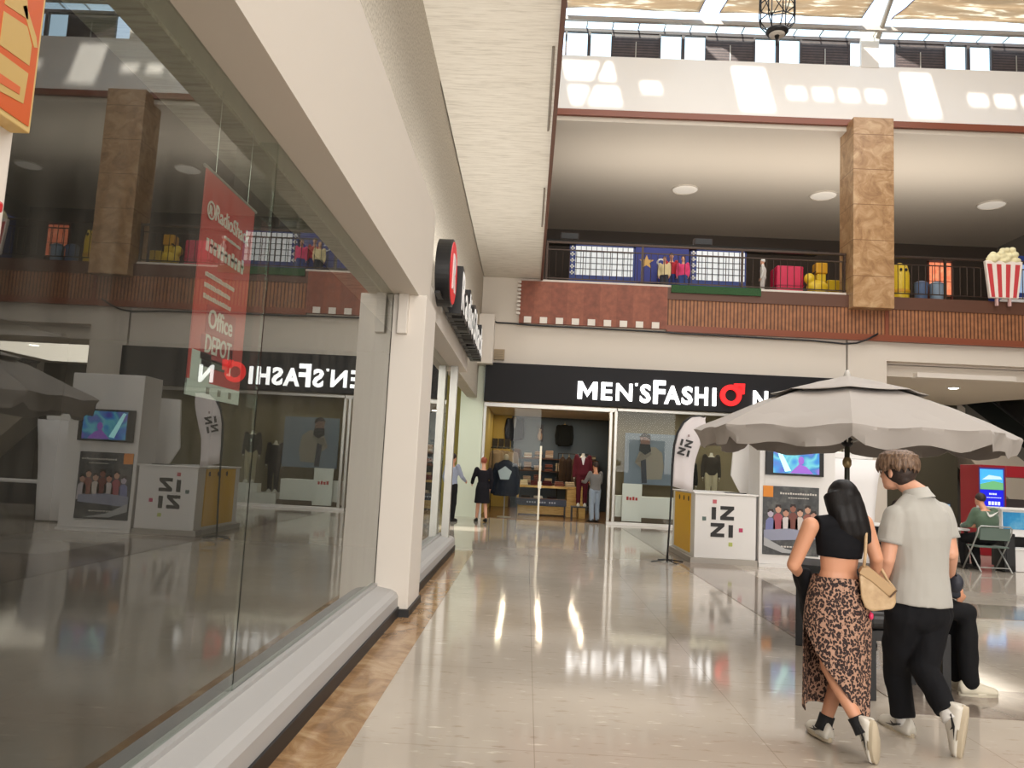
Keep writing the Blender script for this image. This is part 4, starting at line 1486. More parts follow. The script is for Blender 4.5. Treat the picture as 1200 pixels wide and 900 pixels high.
# white wing board standing on the counter
WY = 14.6
g = MB().prism([at(px, py, WY) for px, py in ((862, 500), (893, 500), (893, 581), (869, 580), (857, 557))], (0, .06, 0))
g.build('wing_panel', M['white_gloss'], t)
# tower: white body with bay for the counter
t = thing('kiosk_tower', 'tall white kiosk tower holding the screen and the group photo poster', 'kiosk', (4.5, 14.0, 0))
MB().box(4.01, KY - .02, .05, 5.30, 14.05, 2.75).build('body', M['white'], t, bevel=.012)
MB().box(4.01, KY - .05, 0, 5.32, 14.07, .05).build('plinth', M['white'], t)
# screen
t = thing('tv_screen', 'wall mounted screen with a blue and violet picture on the white kiosk tower', 'screen', (4.58, KY - .06, 1.58))
a, b = Vector((4.10, 0, 1.56)), Vector((5.08, 0, 2.12))
MB().box(a.x, KY - .09, a.z, b.x, KY - .025, b.z).build('bezel', M['black'], t, bevel=.006)


def screen_mat():
    m = mat('screen_picture', (90, 150, 210), .3)
    v = coords(m, (1, 1, 1))
    n1 = noise_tex(m, v, 3.2, 1)
    r = ramp(m, n1.outputs[0], [(.30, (96, 84, 190)), (.42, (60, 150, 220)), (.5, (120, 214, 222)), (.58, (56, 130, 200)), (.68, (150, 120, 210))])
    b_ = bsdf(m)
    b_.inputs['Base Color'].default_value = (.01, .01, .01, 1)
    ln(m, r.outputs[0], b_.inputs['Emission Color'])
    b_.inputs['Emission Strength'].default_value = .8
    return m


MB().box(a.x + .12, KY - .094, a.z + .035, b.x - .08, KY - .089, b.z - .035).build('display', screen_mat(), t)
em = lambda nm, rgb, k=.9: mat(nm, rgb, .4, emit=k)
g = MB().prism([(4.5, KY - .096, 1.6), (4.9, KY - .096, 1.6), (4.78, KY - .096, 1.72), (4.66, KY - .096, 1.76)], (0, .002, 0))
g.ell((4.69, KY - .097, 1.82), (.05, .003, .07))
g.build('pictured_figure', em('pic_violet', (132, 84, 176), .6), t)
MB().prism([(4.24, KY - .096, 2.06), (4.30, KY - .096, 2.06), (4.52, KY - .096, 1.64), (4.42, KY - .096, 1.62)], (0, .002, 0)).build('pictured_beam', em('pic_cyan', (170, 232, 232), .8), t)
# sheet of paper under the screen
tag(MB().box(4.10, KY - .028, 1.40, 4.38, KY - .022, 1.54).build('paper_notice', M['white_gloss']), 'blank white paper notice stuck on the kiosk tower between screen and poster', 'notice')
# poster
t = thing('group_poster', 'dark poster with a group of smiling people on the white kiosk tower', 'poster', (4.53, KY - .03, .2))
MB().box(4.07, KY - .035, .21, 5.02, KY - .021, 1.37).build('sheet', speckled('poster_print', (74, 76, 78), (52, 54, 56), (112, 112, 110), .45, 5), t)
q = KY - .037
PO = lambda nm, rgb: mat('poster_' + nm, rgb, .5)
MB().box(4.07, q, 1.18, 4.24, q + .004, 1.37).build('orange_corner', PO('orange', (226, 140, 44)), t)
g = MB()
for i in range(15):
    g.box(4.36 + i * .042, q, 1.235, 4.36 + i * .042 + .03, q + .004, 1.262 if i % 4 else 1.27)
for i in range(9):
    g.box(4.50 + i * .04, q, 1.17, 4.50 + i * .04 + .028, q + .004, 1.185)
for i in range(8):
    g.box(4.38 + i * .05, q, .34, 4.38 + i * .05 + .036, q + .004, .365)
g.build('printed_lines', PO('line', (206, 202, 196)), t)
random.seed(5)
for i, (x, z, c1, c2) in enumerate(((4.20, .90, (190, 180, 196), (120, 126, 176)), (4.33, .98, (206, 160, 136), (168, 84, 96)), (4.46, .92, (196, 146, 124), (214, 206, 206)), (4.58, 1.0, (150, 100, 84), (120, 70, 62)), (4.70, .93, (206, 164, 144), (206, 196, 190)), (4.83, .99, (200, 156, 132), (150, 92, 80)), (4.93, .9, (190, 146, 128), (196, 190, 196)))):
    f = MB()
    f.ell((x, q, z), (.05, .004, .065))
    f.build('printed_face', PO('face', c1), t)
    f = MB().prism([(x - .085, q, z - .36), (x + .085, q, z - .36), (x + .075, q, z - .12), (x + .03, q, z - .07), (x - .03, q, z - .07), (x - .075, q, z - .12)], (0, .003, 0))
    f.build('printed_body', PO('body', c2), t)
    f = MB().prism([(x - .055, q - .003, z + .02), (x + .055, q - .003, z + .02), (x + .04, q - .003, z + .075), (x - .04, q - .003, z + .075)], (0, .002, 0))
    f.build('printed_hair', PO('hair', (48, 36, 34)), t)
MB().prism([(4.09, q, .44), (4.98, q, .50), (4.98, q, .62), (4.5, q, .66), (4.09, q, .62)], (0, -.003, 0)).build('printed_cloth', PO('cloth', (150, 154, 176)), t)
MB().prism([(4.09, q - .004, .50), (4.45, q - .004, .32), (4.85, q - .004, .24), (4.4, q - .004, .25), (4.09, q - .004, .36)], (0, -.003, 0)).build('printed_swirl', PO('swirl', (176, 178, 180)), t)

# feather flag
t = thing('feather_flag', 'white feather flag with black edge and IZZI letters beside the kiosk', 'flag', (2.5, 13.3, 0))
FY = 13.25
pl = [at(x, y, FY) for x, y in ((782, 651), (785, 610), (787, 570), (788, 545), (790, 522), (794, 507), (801, 495), (810, 488.5), (820, 487.5), (826, 489))]
rt_ = [at(x, y, FY) for x, y in ((812, 577), (813, 556), (814.5, 540), (820, 522), (825, 505), (827, 497), (826, 489))]
lf = [p + Vector((.02, 0, 0)) for p in pl[2:]]
sheet = MB()
nn = 14


def samp(ps, u):
    u = u * (len(ps) - 1)
    i = min(int(u), len(ps) - 2)
    return lerp(ps[i], ps[i + 1], u - i)


rows = []
for j in range(nn + 1):
    u = j / nn
    L_, R_ = samp(lf, u), samp(rt_, u)
    rows.append([lerp(L_, R_, k / 8) + Vector((0, .03 * math.sin(k * .9 + j * .5) * (k / 8), 0)) for k in range(9)])
vs = [p for r_ in rows for p in r_]
sheet.add(vs, [(j * 9 + k, j * 9 + k + 1, (j + 1) * 9 + k + 1, (j + 1) * 9 + k) for j in range(nn) for k in range(8)])
so = sheet.build('flag_sheet', fab((226, 220, 222)), t, True)
sd = so.modifiers.new('solid', 'SOLIDIFY')
sd.thickness = .006
MB().tube(pl, [.016] * 3 + [.02] * 4 + [.014] * 3, 8).build('pole', M['black'], t, True)
q = at(803, 529, FY - .045)
izzi(so, q.x, q.z, .125, FY - .045, R(-14), squares=False)
g = MB()
g.prism([(q.x + .04, FY - .045, q.z + .25), (q.x + .07, FY - .045, q.z + .25), (q.x + .07, FY - .045, q.z + .29), (q.x + .04, FY - .045, q.z + .29)], (0, -.005, 0))
g.build('logo_square', mat('flag_dot', (150, 130, 130), .5), so)
f0 = Vector((pl[0].x, FY, 0))
g = MB()
for a_ in range(0, 360, 90):
    g.tube([f0 + Vector((0, 0, .05)), f0 + Vector((.30 * math.cos(R(a_ + 20)), .30 * math.sin(R(a_ + 20)), .012))], .011, 6)
g.tube([f0 + Vector((0, 0, .01)), f0 + Vector((0, 0, .12))], .02, 8)
g.build('foot', M['black'], t)

# white draped backdrop right of the tower
t = thing('white_partition', 'white cloth covered partition standing behind the couple beside the kiosk tower', 'partition', (6.0, 14.6, 0))
g = MB()
rings = []
for z, x0_, x1_ in ((0.03, 5.78, 6.42), (.5, 5.72, 6.46), (1.0, 5.66, 6.5), (1.5, 5.6, 6.55), (1.93, 5.56, 6.6)):
    r_ = []
    for i in range(24):
        q = 2 * math.pi * i / 24
        sx_ = max(-1, min(1, 1.5 * math.cos(q)))
        sy_ = max(-1, min(1, 1.5 * math.sin(q)))
        r_.append(Vector(((x0_ + x1_) / 2 + (x1_ - x0_) / 2 * sx_, 14.7 + .16 * sy_ + .02 * math.sin(i * 2.3 + z * 3), z)))
    rings.append(r_)
g.loft(rings)
g.build('cloth_cover', fab((236, 234, 234)), t, True)
MB().box(5.62, 14.62, 1.93, 6.5, 14.8, 2.06).build('top_roll', M['white_gloss'], t, bevel=.03)
# ------------------------------------------------------------------ market umbrella
UX, UY = 3.05, 7.42
t = thing('market_umbrella', 'big pale grey eight sided market umbrella with a vent flap near the kiosk', 'umbrella', (UX, UY, 0))
fabm = mat('umbrella_cloth', (162, 155, 149), .85, sheen=.1)
RU = 1.44
az0 = math.atan2(-UY, -UX) + R(1.5)          # one rib points at the walkway


def canopy(r0, z0, r1, z1, nr, sag, val=0.0, name='canopy', par=None, vwave=0.03):
    g = MB()
    ns = 12
    rows = []
    for j in range(nr + 1):
        v = j / nr
        row = []
        for s_ in range(8):
            for i in range(ns):
                u = i / ns
                a = az0 + (s_ + u) * math.pi / 4
                # straight edge between neighbouring ribs
                k = math.cos(math.pi / 8) / math.cos((u - .5) * math.pi / 4)
                r_ = (r0 + (r1 - r0) * v) * k
                z = z0 + (z1 - z0) * (v ** (1.22 if val else 1.0)) - sag * math.sin(math.pi * u) * math.sin(math.pi * min(1, v * 1.0)) * .6 - sag * math.sin(math.pi * u) * v
                if val and v > .72:
                    q_ = (v - .72) / .28
                    z += .018 * q_ * math.sin(u * 9.4 + s_ * 2.1 + v * 9) * math.sin(math.pi * u)
                    r_ *= 1 - .012 * q_ * math.sin(u * 14 + s_)
                row.append(Vector((UX + r_ * math.cos(a), UY + r_ * math.sin(a), z)))
        rows.append(row)
    if val:
        for j in range(1, 7):
            v = j / 6
            row = []
            for s_ in range(8):
                for i in range(ns):
                    u = i / ns
                    a = az0 + (s_ + u) * math.pi / 4
                    k = math.cos(math.pi / 8) / math.cos((u - .5) * math.pi / 4)
                    base = rows[nr][s_ * ns + i]
                    w_ = vwave * v * (math.sin(u * 2 * math.pi * 2 + s_ * 1.7) + .6 * math.sin(u * 2 * math.pi * 3 + s_))
                    notch = .055 * max(0, 1 - abs(u) / .09) + .055 * max(0, 1 - abs(1 - u) / .09)
                    rr_ = r1 * k * (1 - .03 * v) + w_
                    row.append(Vector((UX + rr_ * math.cos(a), UY + rr_ * math.sin(a), base.z - (val - notch + .015 * math.sin(u * 9 + s_)) * v)))
            rows.append(row)
    n = 8 * ns
    vs = [p for r_ in rows for p in r_]
    g.add(vs, [(j * n + i, j * n + (i + 1) % n, (j + 1) * n + (i + 1) % n, (j + 1) * n + i) for j in range(len(rows) - 1) for i in range(n)])
    o = g.build(name, fabm, par, False)
    sd_ = o.modifiers.new('solid', 'SOLIDIFY')
    sd_.thickness = .004
    bake(o, .010, 3.4, (1, 1, 1), 4.0)
    o.data.set_sharp_from_angle(angle=R(24))
    return o


canopy(.03, 2.50, .70, 2.325, 6, .01, 0, 'vent_flap', t)
canopy(.40, 2.37, RU, 1.945, 14, .022, .155, 'canopy', t)
g = MB().tube([(UX, UY, .03), (UX, UY, 2.5)], .024, 12)
g.build('pole', mat('umbrella_pole', (70, 72, 62), .4, .4), t, True)
MB().lathe((UX, UY, 2.48), [(.03, 0), (.035, .02), (.02, .07), (.005, .08)], 16).build('finial', mat('pole_knob', (190, 186, 180), .4), t, True)
for s_ in range(8):
    a = az0 + s_ * math.pi / 4
    e = Vector((UX + (RU - .03) * math.cos(a), UY + (RU - .03) * math.sin(a), 1.915))
    rb = MB().tube([Vector((UX, UY, 2.33)) + Vector((math.cos(a), math.sin(a), 0)) * .03, e], .009, 6).build('rib', M['alu'], t)
    mid = lerp(Vector((UX, UY, 2.33)), e, .5)
    MB().tube([(UX + .03 * math.cos(a), UY + .03 * math.sin(a), 1.86), mid], .007, 6).build('strut', M['alu'], rb)
MB().lathe((UX, UY, 1.82), [(.03, 0), (.05, .02), (.05, .07), (.03, .09)], 16).build('runner', M['black'], t)
MB().lathe((UX, UY, 1.62), [(.025, 0), (.04, .03), (.04, .07), (.025, .1)], 16).build('crank_knob', mat('brass_knob', (150, 130, 90), .35, .5), t, True)
MB().lathe((UX, UY, 0.005), [(.26, 0), (.26, .03), (.06, .05), (.05, .2), (.03, .2)], 28).build('base', M['black_metal'], t)

# black table under it
t = thing('black_table', 'black square legged table the umbrella pole passes through', 'table', (UX, UY + .05, 0))
RT = Matrix.Rotation(R(-20), 3, 'Z')
TW, TD = RT @ Vector((1, 0, 0)), RT @ Vector((0, 1, 0))
U0 = Vector((UX, UY, 0))


def tbox(g, a0, a1, b0, b1, z0, z1):
    c = U0 + TW * ((a0 + a1) / 2) + TD * ((b0 + b1) / 2) + Vector((0, 0, (z0 + z1) / 2))
    return g.obox(c, a1 - a0, b1 - b0, z1 - z0, RT)


A0, A1, B0, B1, hh = -.44, .66, -.42, .26, .045
g = MB()
tbox(g, A0, -hh, B0, B1, .68, .72)
tbox(g, hh, A1, B0, B1, .68, .72)
tbox(g, -hh, hh, B0, -hh, .68, .72)
tbox(g, -hh, hh, hh, B1, .68, .72)
g.build('tabletop', M['black'], t)
for a_, b_ in ((A0, B0), (A1 - .06, B0), (A0, B1 - .06), (A1 - .06, B1 - .06)):
    tbox(MB(), a_, a_ + .06, b_, b_ + .06, 0, .68).build('leg', M['black'], t, bevel=.004)
for b_ in (B0 + .01, B1 - .03):
    tbox(MB(), A0 + .06, A1 - .06, b_, b_ + .02, .6, .68).build('apron', M['black'], t)
# padded bench in front of it
t = thing('padded_bench', 'black padded bench with square legs right behind the walking couple', 'bench', (2.72, 5.78, 0))
x0, x1, y0, y1 = 2.40, 2.99, 5.50, 6.06
g = MB()
g.box(x0, y0, .47, x1, y1, .60)
b_ = g.build('seat', mat('black_leather', (26, 25, 26), .35), t)
bv = b_.modifiers.new('bevel', 'BEVEL')
bv.width, bv.segments = .05, 4
for q in ((x0 + .01, y0 + .01), (x1 - .07, y0 + .01), (x0 + .01, y1 - .07), (x1 - .07, y1 - .07)):
    MB().box(q[0], q[1], 0, q[0] + .06, q[1] + .06, .47).build('leg', M['black'], t, bevel=.004)
for a_, c_ in ((y0 + .02, y0 + .05), (y1 - .05, y1 - .02)):
    MB().box(x0 + .07, a_, .40, x1 - .07, c_, .47).build('apron', M['black'], t)
# person seated on it, mostly hidden behind the walking man
f_pose = dict(head=(0, .06, 1.30), neck=(0, .02, 1.14), chest=(0, 0, .95), waist=(0, -.02, .78), pelvis=(0, 0, .665), shL=(-.185, .02, 1.10), shR=(.185, .02, 1.10), elL=(-.24, .12, .84), elR=(.24, .12, .84),
              wrL=(-.14, .34, .74), wrR=(.14, .34, .74), hipL=(-.09, .02, .66), hipR=(.09, .02, .66), knL=(-.10, .44, .60), knR=(.10, .44, .60), anL=(-.10, .46, .09), anR=(.10, .46, .09))
simple_person('person in black trousers and beige shoes seated on black bench behind the walking man', (2.80, 5.86, 0), R(88), 1.70, fab((52, 54, 60)), fab((24, 24, 26)), HAIR_DARK, (206, 198, 178), SKIN, pose=f_pose, vox=.018, top_hem=0.0)
# ------------------------------------------------------------------ the couple walking away


def pose_px(loc, k, d):
    return {n: tuple((at(*v) - Vector(loc)) / k) for n, v in d.items()}


def leopard():
    m = mat('leopard_cloth', (190, 140, 112), .8)
    v = coords(m, (1, 1, .8))
    wob = noise_tex(m, v, 22, 2)
    add = nd(m, 'ShaderNodeMixRGB', blend_type='LINEAR_LIGHT')
    add.inputs[0].default_value = .02
    ln(m, v, add.inputs[1])
    ln(m, wob.outputs['Color'], add.inputs[2])
    vo = nd(m, 'ShaderNodeTexVoronoi')
    vo.inputs['Scale'].default_value = 78
    ln(m, add.outputs[0], vo.inputs['Vector'])
    r = ramp(m, vo.outputs['Distance'], [(0.0, (150, 100, 84)), (.16, (40, 24, 24)), (.52, (34, 22, 22)), (.60, (166, 128, 106)), (.8, (178, 140, 118))])
    ln(m, r.outputs[0], bsdf(m).inputs['Base Color'])
    return m


# --- woman
WL = at(982, 872, 4.47)
WL = Vector((WL.x, 4.47, 0))
kw = 1.56 / 1.75
fw = Fig(WL, 0.05, 1.56, None, True, look=-0.55, slim=.98)
fw.J.update({n: at(*v) for n, v in dict(
    head=(984, 585, 4.50), neck=(985, 611, 4.46), chest=(984, 634, 4.45), waist=(983, 665, 4.45), pelvis=(981, 702, 4.46),
    shL=(950, 616, 4.42), elL=(930, 662, 4.45), wrL=(938, 674, 4.64), shR=(1013, 613, 4.50), elR=(1027, 654, 4.48), wrR=(1026, 682, 4.60),
    hipL=(967, 706, 4.44), knL=(972, 782, 4.43), anL=(1009, 852, 4.30), hipR=(997, 707, 4.48), knR=(986, 786, 4.62), anR=(966, 849, 4.62)).items()})
t = thing('person', 'woman with long black hair in a black crop top and leopard print skirt walking away', 'person', WL)
body = fw.body(t, SKIN, .0065, curl=(.9, .8))
# eyes
for q in (-1, 1):
    MB().ell(fw.hp((q * .03, .078, .002)), (.012 * kw, .008 * kw, .008 * kw), fw.hm, 10, 6).build('eye', mat('eye_white', (226, 220, 214), .3), t, True)
# crop top
mb = MB()
fw.torso(mb, .012, lo=.28, hi=.89)
nk_ = fw.J['neck'] - fw.dirv((0, 1, 0)) * .02 - Vector((0, 0, .012))
mb.tube([lerp(fw.J['neck'], fw.J['shL'], .80) + Vector((0, 0, -.002)), nk_, lerp(fw.J['neck'], fw.J['shR'], .80) + Vector((0, 0, -.002))], [.054, .060, .054], 16)
blob(mb, 'crop_top', fab((16, 16, 20)), t, .008, 2, .003, 14)
# wrap skirt, slit on her left side
NS, NR = 48, 40
lat0 = fw.dirv((1, 0, 0))
fwd0 = fw.dirv((0, 1, 0))
ztop, zhem = at(982, 675, 4.46).z, at(982, 836, 4.46).z
rows = []
for j in range(NR + 1):
    v = j / NR
    z = ztop + (zhem - ztop) * v
    cpt = Vector((fw.J['pelvis'].x - .004, fw.J['pelvis'].y, z)) + fwd0 * (.02 * v) + lat0 * (.006 - .0 * v)
    w_ = max(0, min(1, v / .30))
    rx = .138 + .045 * math.sin(min(1, v / .36) * math.pi / 2) - .022 * max(0, v - .45)
    ry = .105 + .035 * math.sin(min(1, v / .36) * math.pi / 2) + .05 * max(0, v - .4)
    s0 = max(0.0, (v - .34) / .66)
    p0 = R(-2) + R(125) * s0 ** .95              # back edge moves round to the right towards the hem
    p1 = R(360) + R(6) * s0
    row = []
    for i in range(NS + 1):
        ph = p0 + (p1 - p0) * i / NS
        a = math.pi + ph                           # starts at her left, goes round the back
        fold = 1 + .035 * v * math.sin(ph * 7 + 3 * v) + .02 * v * math.sin(ph * 13)
        row.append(cpt + lat0 * rx * fold * math.cos(a) + fwd0 * ry * fold * math.sin(a) - Vector((0, 0, .012 * v * math.sin(ph * 2))))
    rows.append(row)
g = MB()
n = NS + 1
g.add([p for r_ in rows for p in r_], [(j * n + i, j * n + i + 1, (j + 1) * n + i + 1, (j + 1) * n + i) for j in range(NR) for i in range(NS)])
sk = g.build('skirt', leopard(), t, True)
sd = sk.modifiers.new('solid', 'SOLIDIFY')
sd.thickness = .004
sm = sk.modifiers.new('sub', 'SUBSURF')
sm.levels = sm.render_levels = 1
# hair: cap on the head and a long fall down the back
mb = MB()
hp = fw.hp
mb.ell(hp((0, -.026, .036)), (.086 * kw, .098 * kw, .095 * kw), fw.hm, 24, 16)
back = -fw.dirv((0, 1, 0))
h0 = fw.J['head']
pts = [h0 + Vector((0.0, -.03, .03)), h0 + Vector((.012, -.065, -.05)), h0 + Vector((.03, -.085, -.12)), h0 + Vector((.055, -.09, -.19)), h0 + Vector((.085, -.085, -.235))]
for dx, rr_ in ((-.045, .058), (0, .066), (.04, .058)):
    mb.tube([p + lat0 * dx for p in pts], [rr_ * 1.05, rr_ * 1.1, rr_ * 1.0, rr_ * .8, rr_ * .35], 14)
for q in (-1, 1):
    mb.tube([hp((q * .066, 0.0, .05)), hp((q * .086, -.012, -.02)), hp((q * .082, -.045, -.11)), hp((q * .07, -.07, -.19))], [.03, .03, .034, .022], 10)
blob(mb, 'hair', HAIR_BLACK, t, .008, 3, .0025, 22, (1, 1, .25))
BLK = mat('black_sock', (22, 22, 24), .8)
for S in 'LR':
    a, b = fw.J['an' + S], fw.J['kn' + S]
    d = (b - a).normalized()
    MB().tube([a - d * .03, a + d * .015, a + d * .055], [.047, .043, .044], 14).build('sock', BLK, t, True)
fw.shoe(t, 'R', (-.12, 1, -.02), (0, 0, 1), SHOE_W, SOLE, mark=M['black'])
toe = at(1012, 890, 4.36) - fw.J['anL']
fw.shoe(t, 'L', (toe.x, max(.05, toe.y), toe.z), (-.62, .55, .5), SHOE_W, SOLE, mark=M['black'])
# shoulder bag
t = thing('shoulder_bag', 'tan leather flap bag hanging from the shoulder of the woman in leopard skirt', 'bag', at(1028, 716, 4.36))
BY = 4.31
B = lambda px, py, dy=0: at(px, py, BY + dy)
tan = speckled('tan_leather', (190, 160, 122), (172, 142, 106), (204, 176, 140), .5, 14)
g = MB().prism([B(1007, 676), B(1010, 668), B(1018, 667), B(1050, 694), B(1050, 708), B(1046, 714), B(1022, 717), B(1014, 713), B(1009, 700)], (.035, .085, 0.0))
bg_ = g.build('body', tan, t)
bv = bg_.modifiers.new('bevel', 'BEVEL')
bv.width, bv.segments = .012, 3
g = MB().prism([B(1006.5, 672, -.008), B(1010, 666, -.008), B(1018, 665.5, -.008), B(1051, 692, -.008), B(1050, 697, -.008), B(1043, 700, -.008), B(1022, 682, -.008)], (.036, .1, .004))
fl = g.build('flap', mat('tan_flap', (176, 144, 104), .5), t)
bv = fl.modifiers.new('bevel', 'BEVEL')
bv.width, bv.segments = .005, 2
MB().tube([B(1043, 700, -.014), B(1051, 692, -.014)], .005, 6).build('trim', mat('dark_piping', (92, 68, 48), .5), t)
s_ = [B(1012, 668, .05), B(1014, 650, .04), B(1015, 625, .06), at(1013, 604, 4.45), at(1009, 603, 4.52), at(1018, 640, 4.60), B(1040, 680, .16), B(1048, 690, .1)]
MB().tube(s_, .009, 8).build('strap', tan, t, True)
g = MB().ell(B(1021, 722, .04), (.012, .012, .02)).tube([B(1020, 716, .04), B(1021, 722, .04)], .003, 6)
g.build('charm', mat('pink_charm', (214, 52, 96), .4), t, True)
# black jacket over the left arm
t = thing('draped_jacket', 'black jacket draped over the left forearm of the woman in leopard skirt', 'jacket', at(942, 752, 4.6))
g = MB()
rings = []
for j, (px, py, wd, dp) in enumerate(((941, 665, .03, .09), (940, 671, .045, .10), (942, 684, .042, .10), (945, 705, .034, .09), (947, 728, .028, .08), (948, 750, .018, .06))):
    c_ = at(px, py, 4.60)
    rings.append([c_ + Vector((wd * math.cos(q) * (1 + .2 * math.sin(3 * q + j)), dp * math.sin(q), 0)) for q in [2 * math.pi * i / 18 for i in range(18)]])
g.loft(rings)
blob(g, 'cloth', fab((18, 18, 22)), t, .009, 2, .006, 16)

# --- man
ML = Vector((at(1072, 868, 4.72).x, 4.72, 0))
fm = Fig(ML, 0.03, 1.75, None, False, look=-0.62)
fm.J.update({n: at(*v) for n, v in dict(
    head=(1051, 553, 4.83), neck=(1074, 575, 4.75), chest=(1077, 620, 4.73), waist=(1078, 664, 4.72), pelvis=(1077, 708, 4.72),
    shL=(1047, 606, 4.69), elL=(1040, 655, 4.68), wrL=(1033, 688, 4.80), shR=(1104, 602, 4.78), elR=(1114, 648, 4.76), wrR=(1114, 671, 4.95),
    hipL=(1059, 718, 4.70), knL=(1052, 785, 4.86), anL=(1059, 843, 4.85), hipR=(1093, 716, 4.74), knR=(1083, 782, 4.68), anR=(1112, 838, 4.49)).items()})
t = thing('person', 'man with brown mop haircut in grey polo shirt and black trousers walking away', 'person', ML)
fm.body(t, SKIN2, .0065, curl=(.6, 1.3))
for q in (-1, 1):
    MB().ell(fm.hp((q * .031, .079, .002)), (.013, .008, .008), fm.hm, 10, 6).build('eye', mat('eye_white', (226, 220, 214), .3), t, True)
polo = fab((170, 167, 160))
mb = MB()
fm.torso(mb, .020, lo=-.04, hi=.96, flare=.03)
for S in 'LR':
    sh, el = fm.J['sh' + S], fm.J['el' + S]
    s1 = lerp(sh, fm.J['neck'], .10) - Vector((0, 0, .012))
    mb.ell(s1, .070, None, 14, 10)
    mb.tube([lerp(fm.J['neck'], sh, .25) - Vector((0, 0, .012)), s1], [.05, .058], 14)
    mb.tube([s1, lerp(sh, el, .3), lerp(sh, el, .62)], [.070, .069, .069], 16)
blob(mb, 'polo_shirt', polo, t, .008, 3, .006, 8, (1.4, 1.4, .7), None)
g = MB()
for S in 'LR':
    sh, el = fm.J['sh' + S], fm.J['el' + S]
    g.tube([lerp(sh, el, .56), lerp(sh, el, .63)], [.0705, .0705], 20)
g_ = g
cuff = g.build('sleeve_hem', fab((156, 153, 147)), t, True)
# collar
nk = fm.J['neck']
ax = (fm.J['head'] - nk).normalized()
la = (fm.J['shR'] - fm.J['shL']).normalized()
la = (la - ax * la.dot(ax)).normalized()
fo = ax.cross(la)
ax = (ax * .45 + Vector((0, 0, .9))).normalized()
la = (la - ax * la.dot(ax)).normalized()
fo = ax.cross(la)
nk = nk - ax * .035 + fo * .006
rings = []
for h_, r_ in ((-.02, .098), (.012, .082), (.045, .072), (.047, .068), (.0, .074)):
    rings.append([nk + ax * h_ + la * r_ * .98 * math.cos(q) + fo * r_ * math.sin(q) for q in [2 * math.pi * i / 28 for i in range(28)]])
MB().loft(rings, cap=False).build('collar', fab((178, 175, 168)), t, True)
black_twill = fab((20, 20, 23))
mb = MB()
fm.torso(mb, .014, lo=-.2, hi=.16)
mb.ell(fm.J['pelvis'] - Vector((0, 0.01, .05)), (.165, .135, .12), None, 20, 12)
for S in 'LR':
    fm.leg(mb, S, .014, (.094, .084, .066, .060, .052), 0.93, True)
blob(mb, 'trousers', black_twill, t, .009, 3, .012, 7, (1.3, 1.3, .8))
# hair: dark short sides, longer brown mop on top
hp = fm.hp
mb = MB()
mb.ell(hp((0, -.022, .008)), (.083, .097, .09), fm.hm, 22, 14)
mb.ell(hp((0, -.05, -.04)), (.062, .055, .06), fm.hm, 16, 10)
blob(mb, 'hair_sides', HAIR_DARK, t, .008, 2, .002, 30)
mb = MB()
mb.ell(hp((0, -.010, .050)), (.094, .110, .080), fm.hm, 26, 16)
random.seed(21)
for ring_, (n_, zt_, ex) in enumerate(((54, .0, 1.0), (38, .03, .90))):
    for i in range(n_):
        a = 2 * math.pi * (i + random.uniform(-.3, .3)) / n_
        ca, sa = math.cos(a), math.sin(a)
        fr_ = max(0, sa)                       # longer towards the forehead
        drop = random.uniform(-.012, .022) - .012 * fr_
        tw = random.uniform(-.10, .10)
        c2_, s2_ = math.cos(a + tw), math.sin(a + tw)
        p_ = [hp((.03 * ca, -.02 + .03 * sa, .128)), hp((.066 * ca * ex, -.012 + .078 * sa * ex, .115)), hp((.098 * c2_ * ex, -.010 + .116 * s2_ * ex, .070 + zt_)),
              hp((.104 * c2_ * ex, -.008 + .122 * s2_ * ex, .030 + zt_ + drop)), hp((.098 * c2_ * ex, -.006 + .118 * s2_ * ex, .004 + zt_ + drop))]
        mb.tube(p_, [.012, .014, .013, .011, .004], 6)
blob(mb, 'hair_top', HAIR_BROWN, t, .005, 2, .003, 40, (1, 1, .35))
for S in 'LR':
    a, b = fm.J['an' + S], fm.J['kn' + S]
    d = (b - a).normalized()
    MB().tube([a - d * .03, a + d * .02, a + d * .07], [.048, .043, .044], 14).build('sock', fab((210, 206, 200)), t, True)
fm.shoe(t, 'L', (-.18, 1, -.02), (0, 0, 1), SHOE_W, SOLE, .295, mark=M['black'])
toe = at(1106, 884, 4.54) - fm.J['anR']
fm.shoe(t, 'R', (toe.x, max(.05, toe.y), toe.z), (-.66, .55, .35), SHOE_W, SOLE, .295, mark=M['black'])
# dark pouch in his right hand
t = thing('hand_pouch', 'small dark pouch held in the right hand of the man in grey polo', 'pouch', at(1120, 694, 4.95))
c_ = at(1119, 683, 4.97)
blob(MB().ell(c_, (.045, .06, .062), None, 18, 12).ell(c_ + Vector((0, .03, .03)), (.04, .05, .03), None, 16, 10), 'body', mat('navy_nylon', (40, 42, 52), .6), t, .008, 2, .003, 20)
MB().tube([c_ + Vector((-.01, -.04, .05)), c_ + Vector((-.01, 0, .085)), c_ + Vector((-.01, .05, .05))], .006, 8).build('loop', M['black'], t, True)
# ------------------------------------------------------------------ gallery: railings, booths, toys, popcorn sign, lantern
RM = mat('rail_bronze', (70, 56, 48), .35, .5)


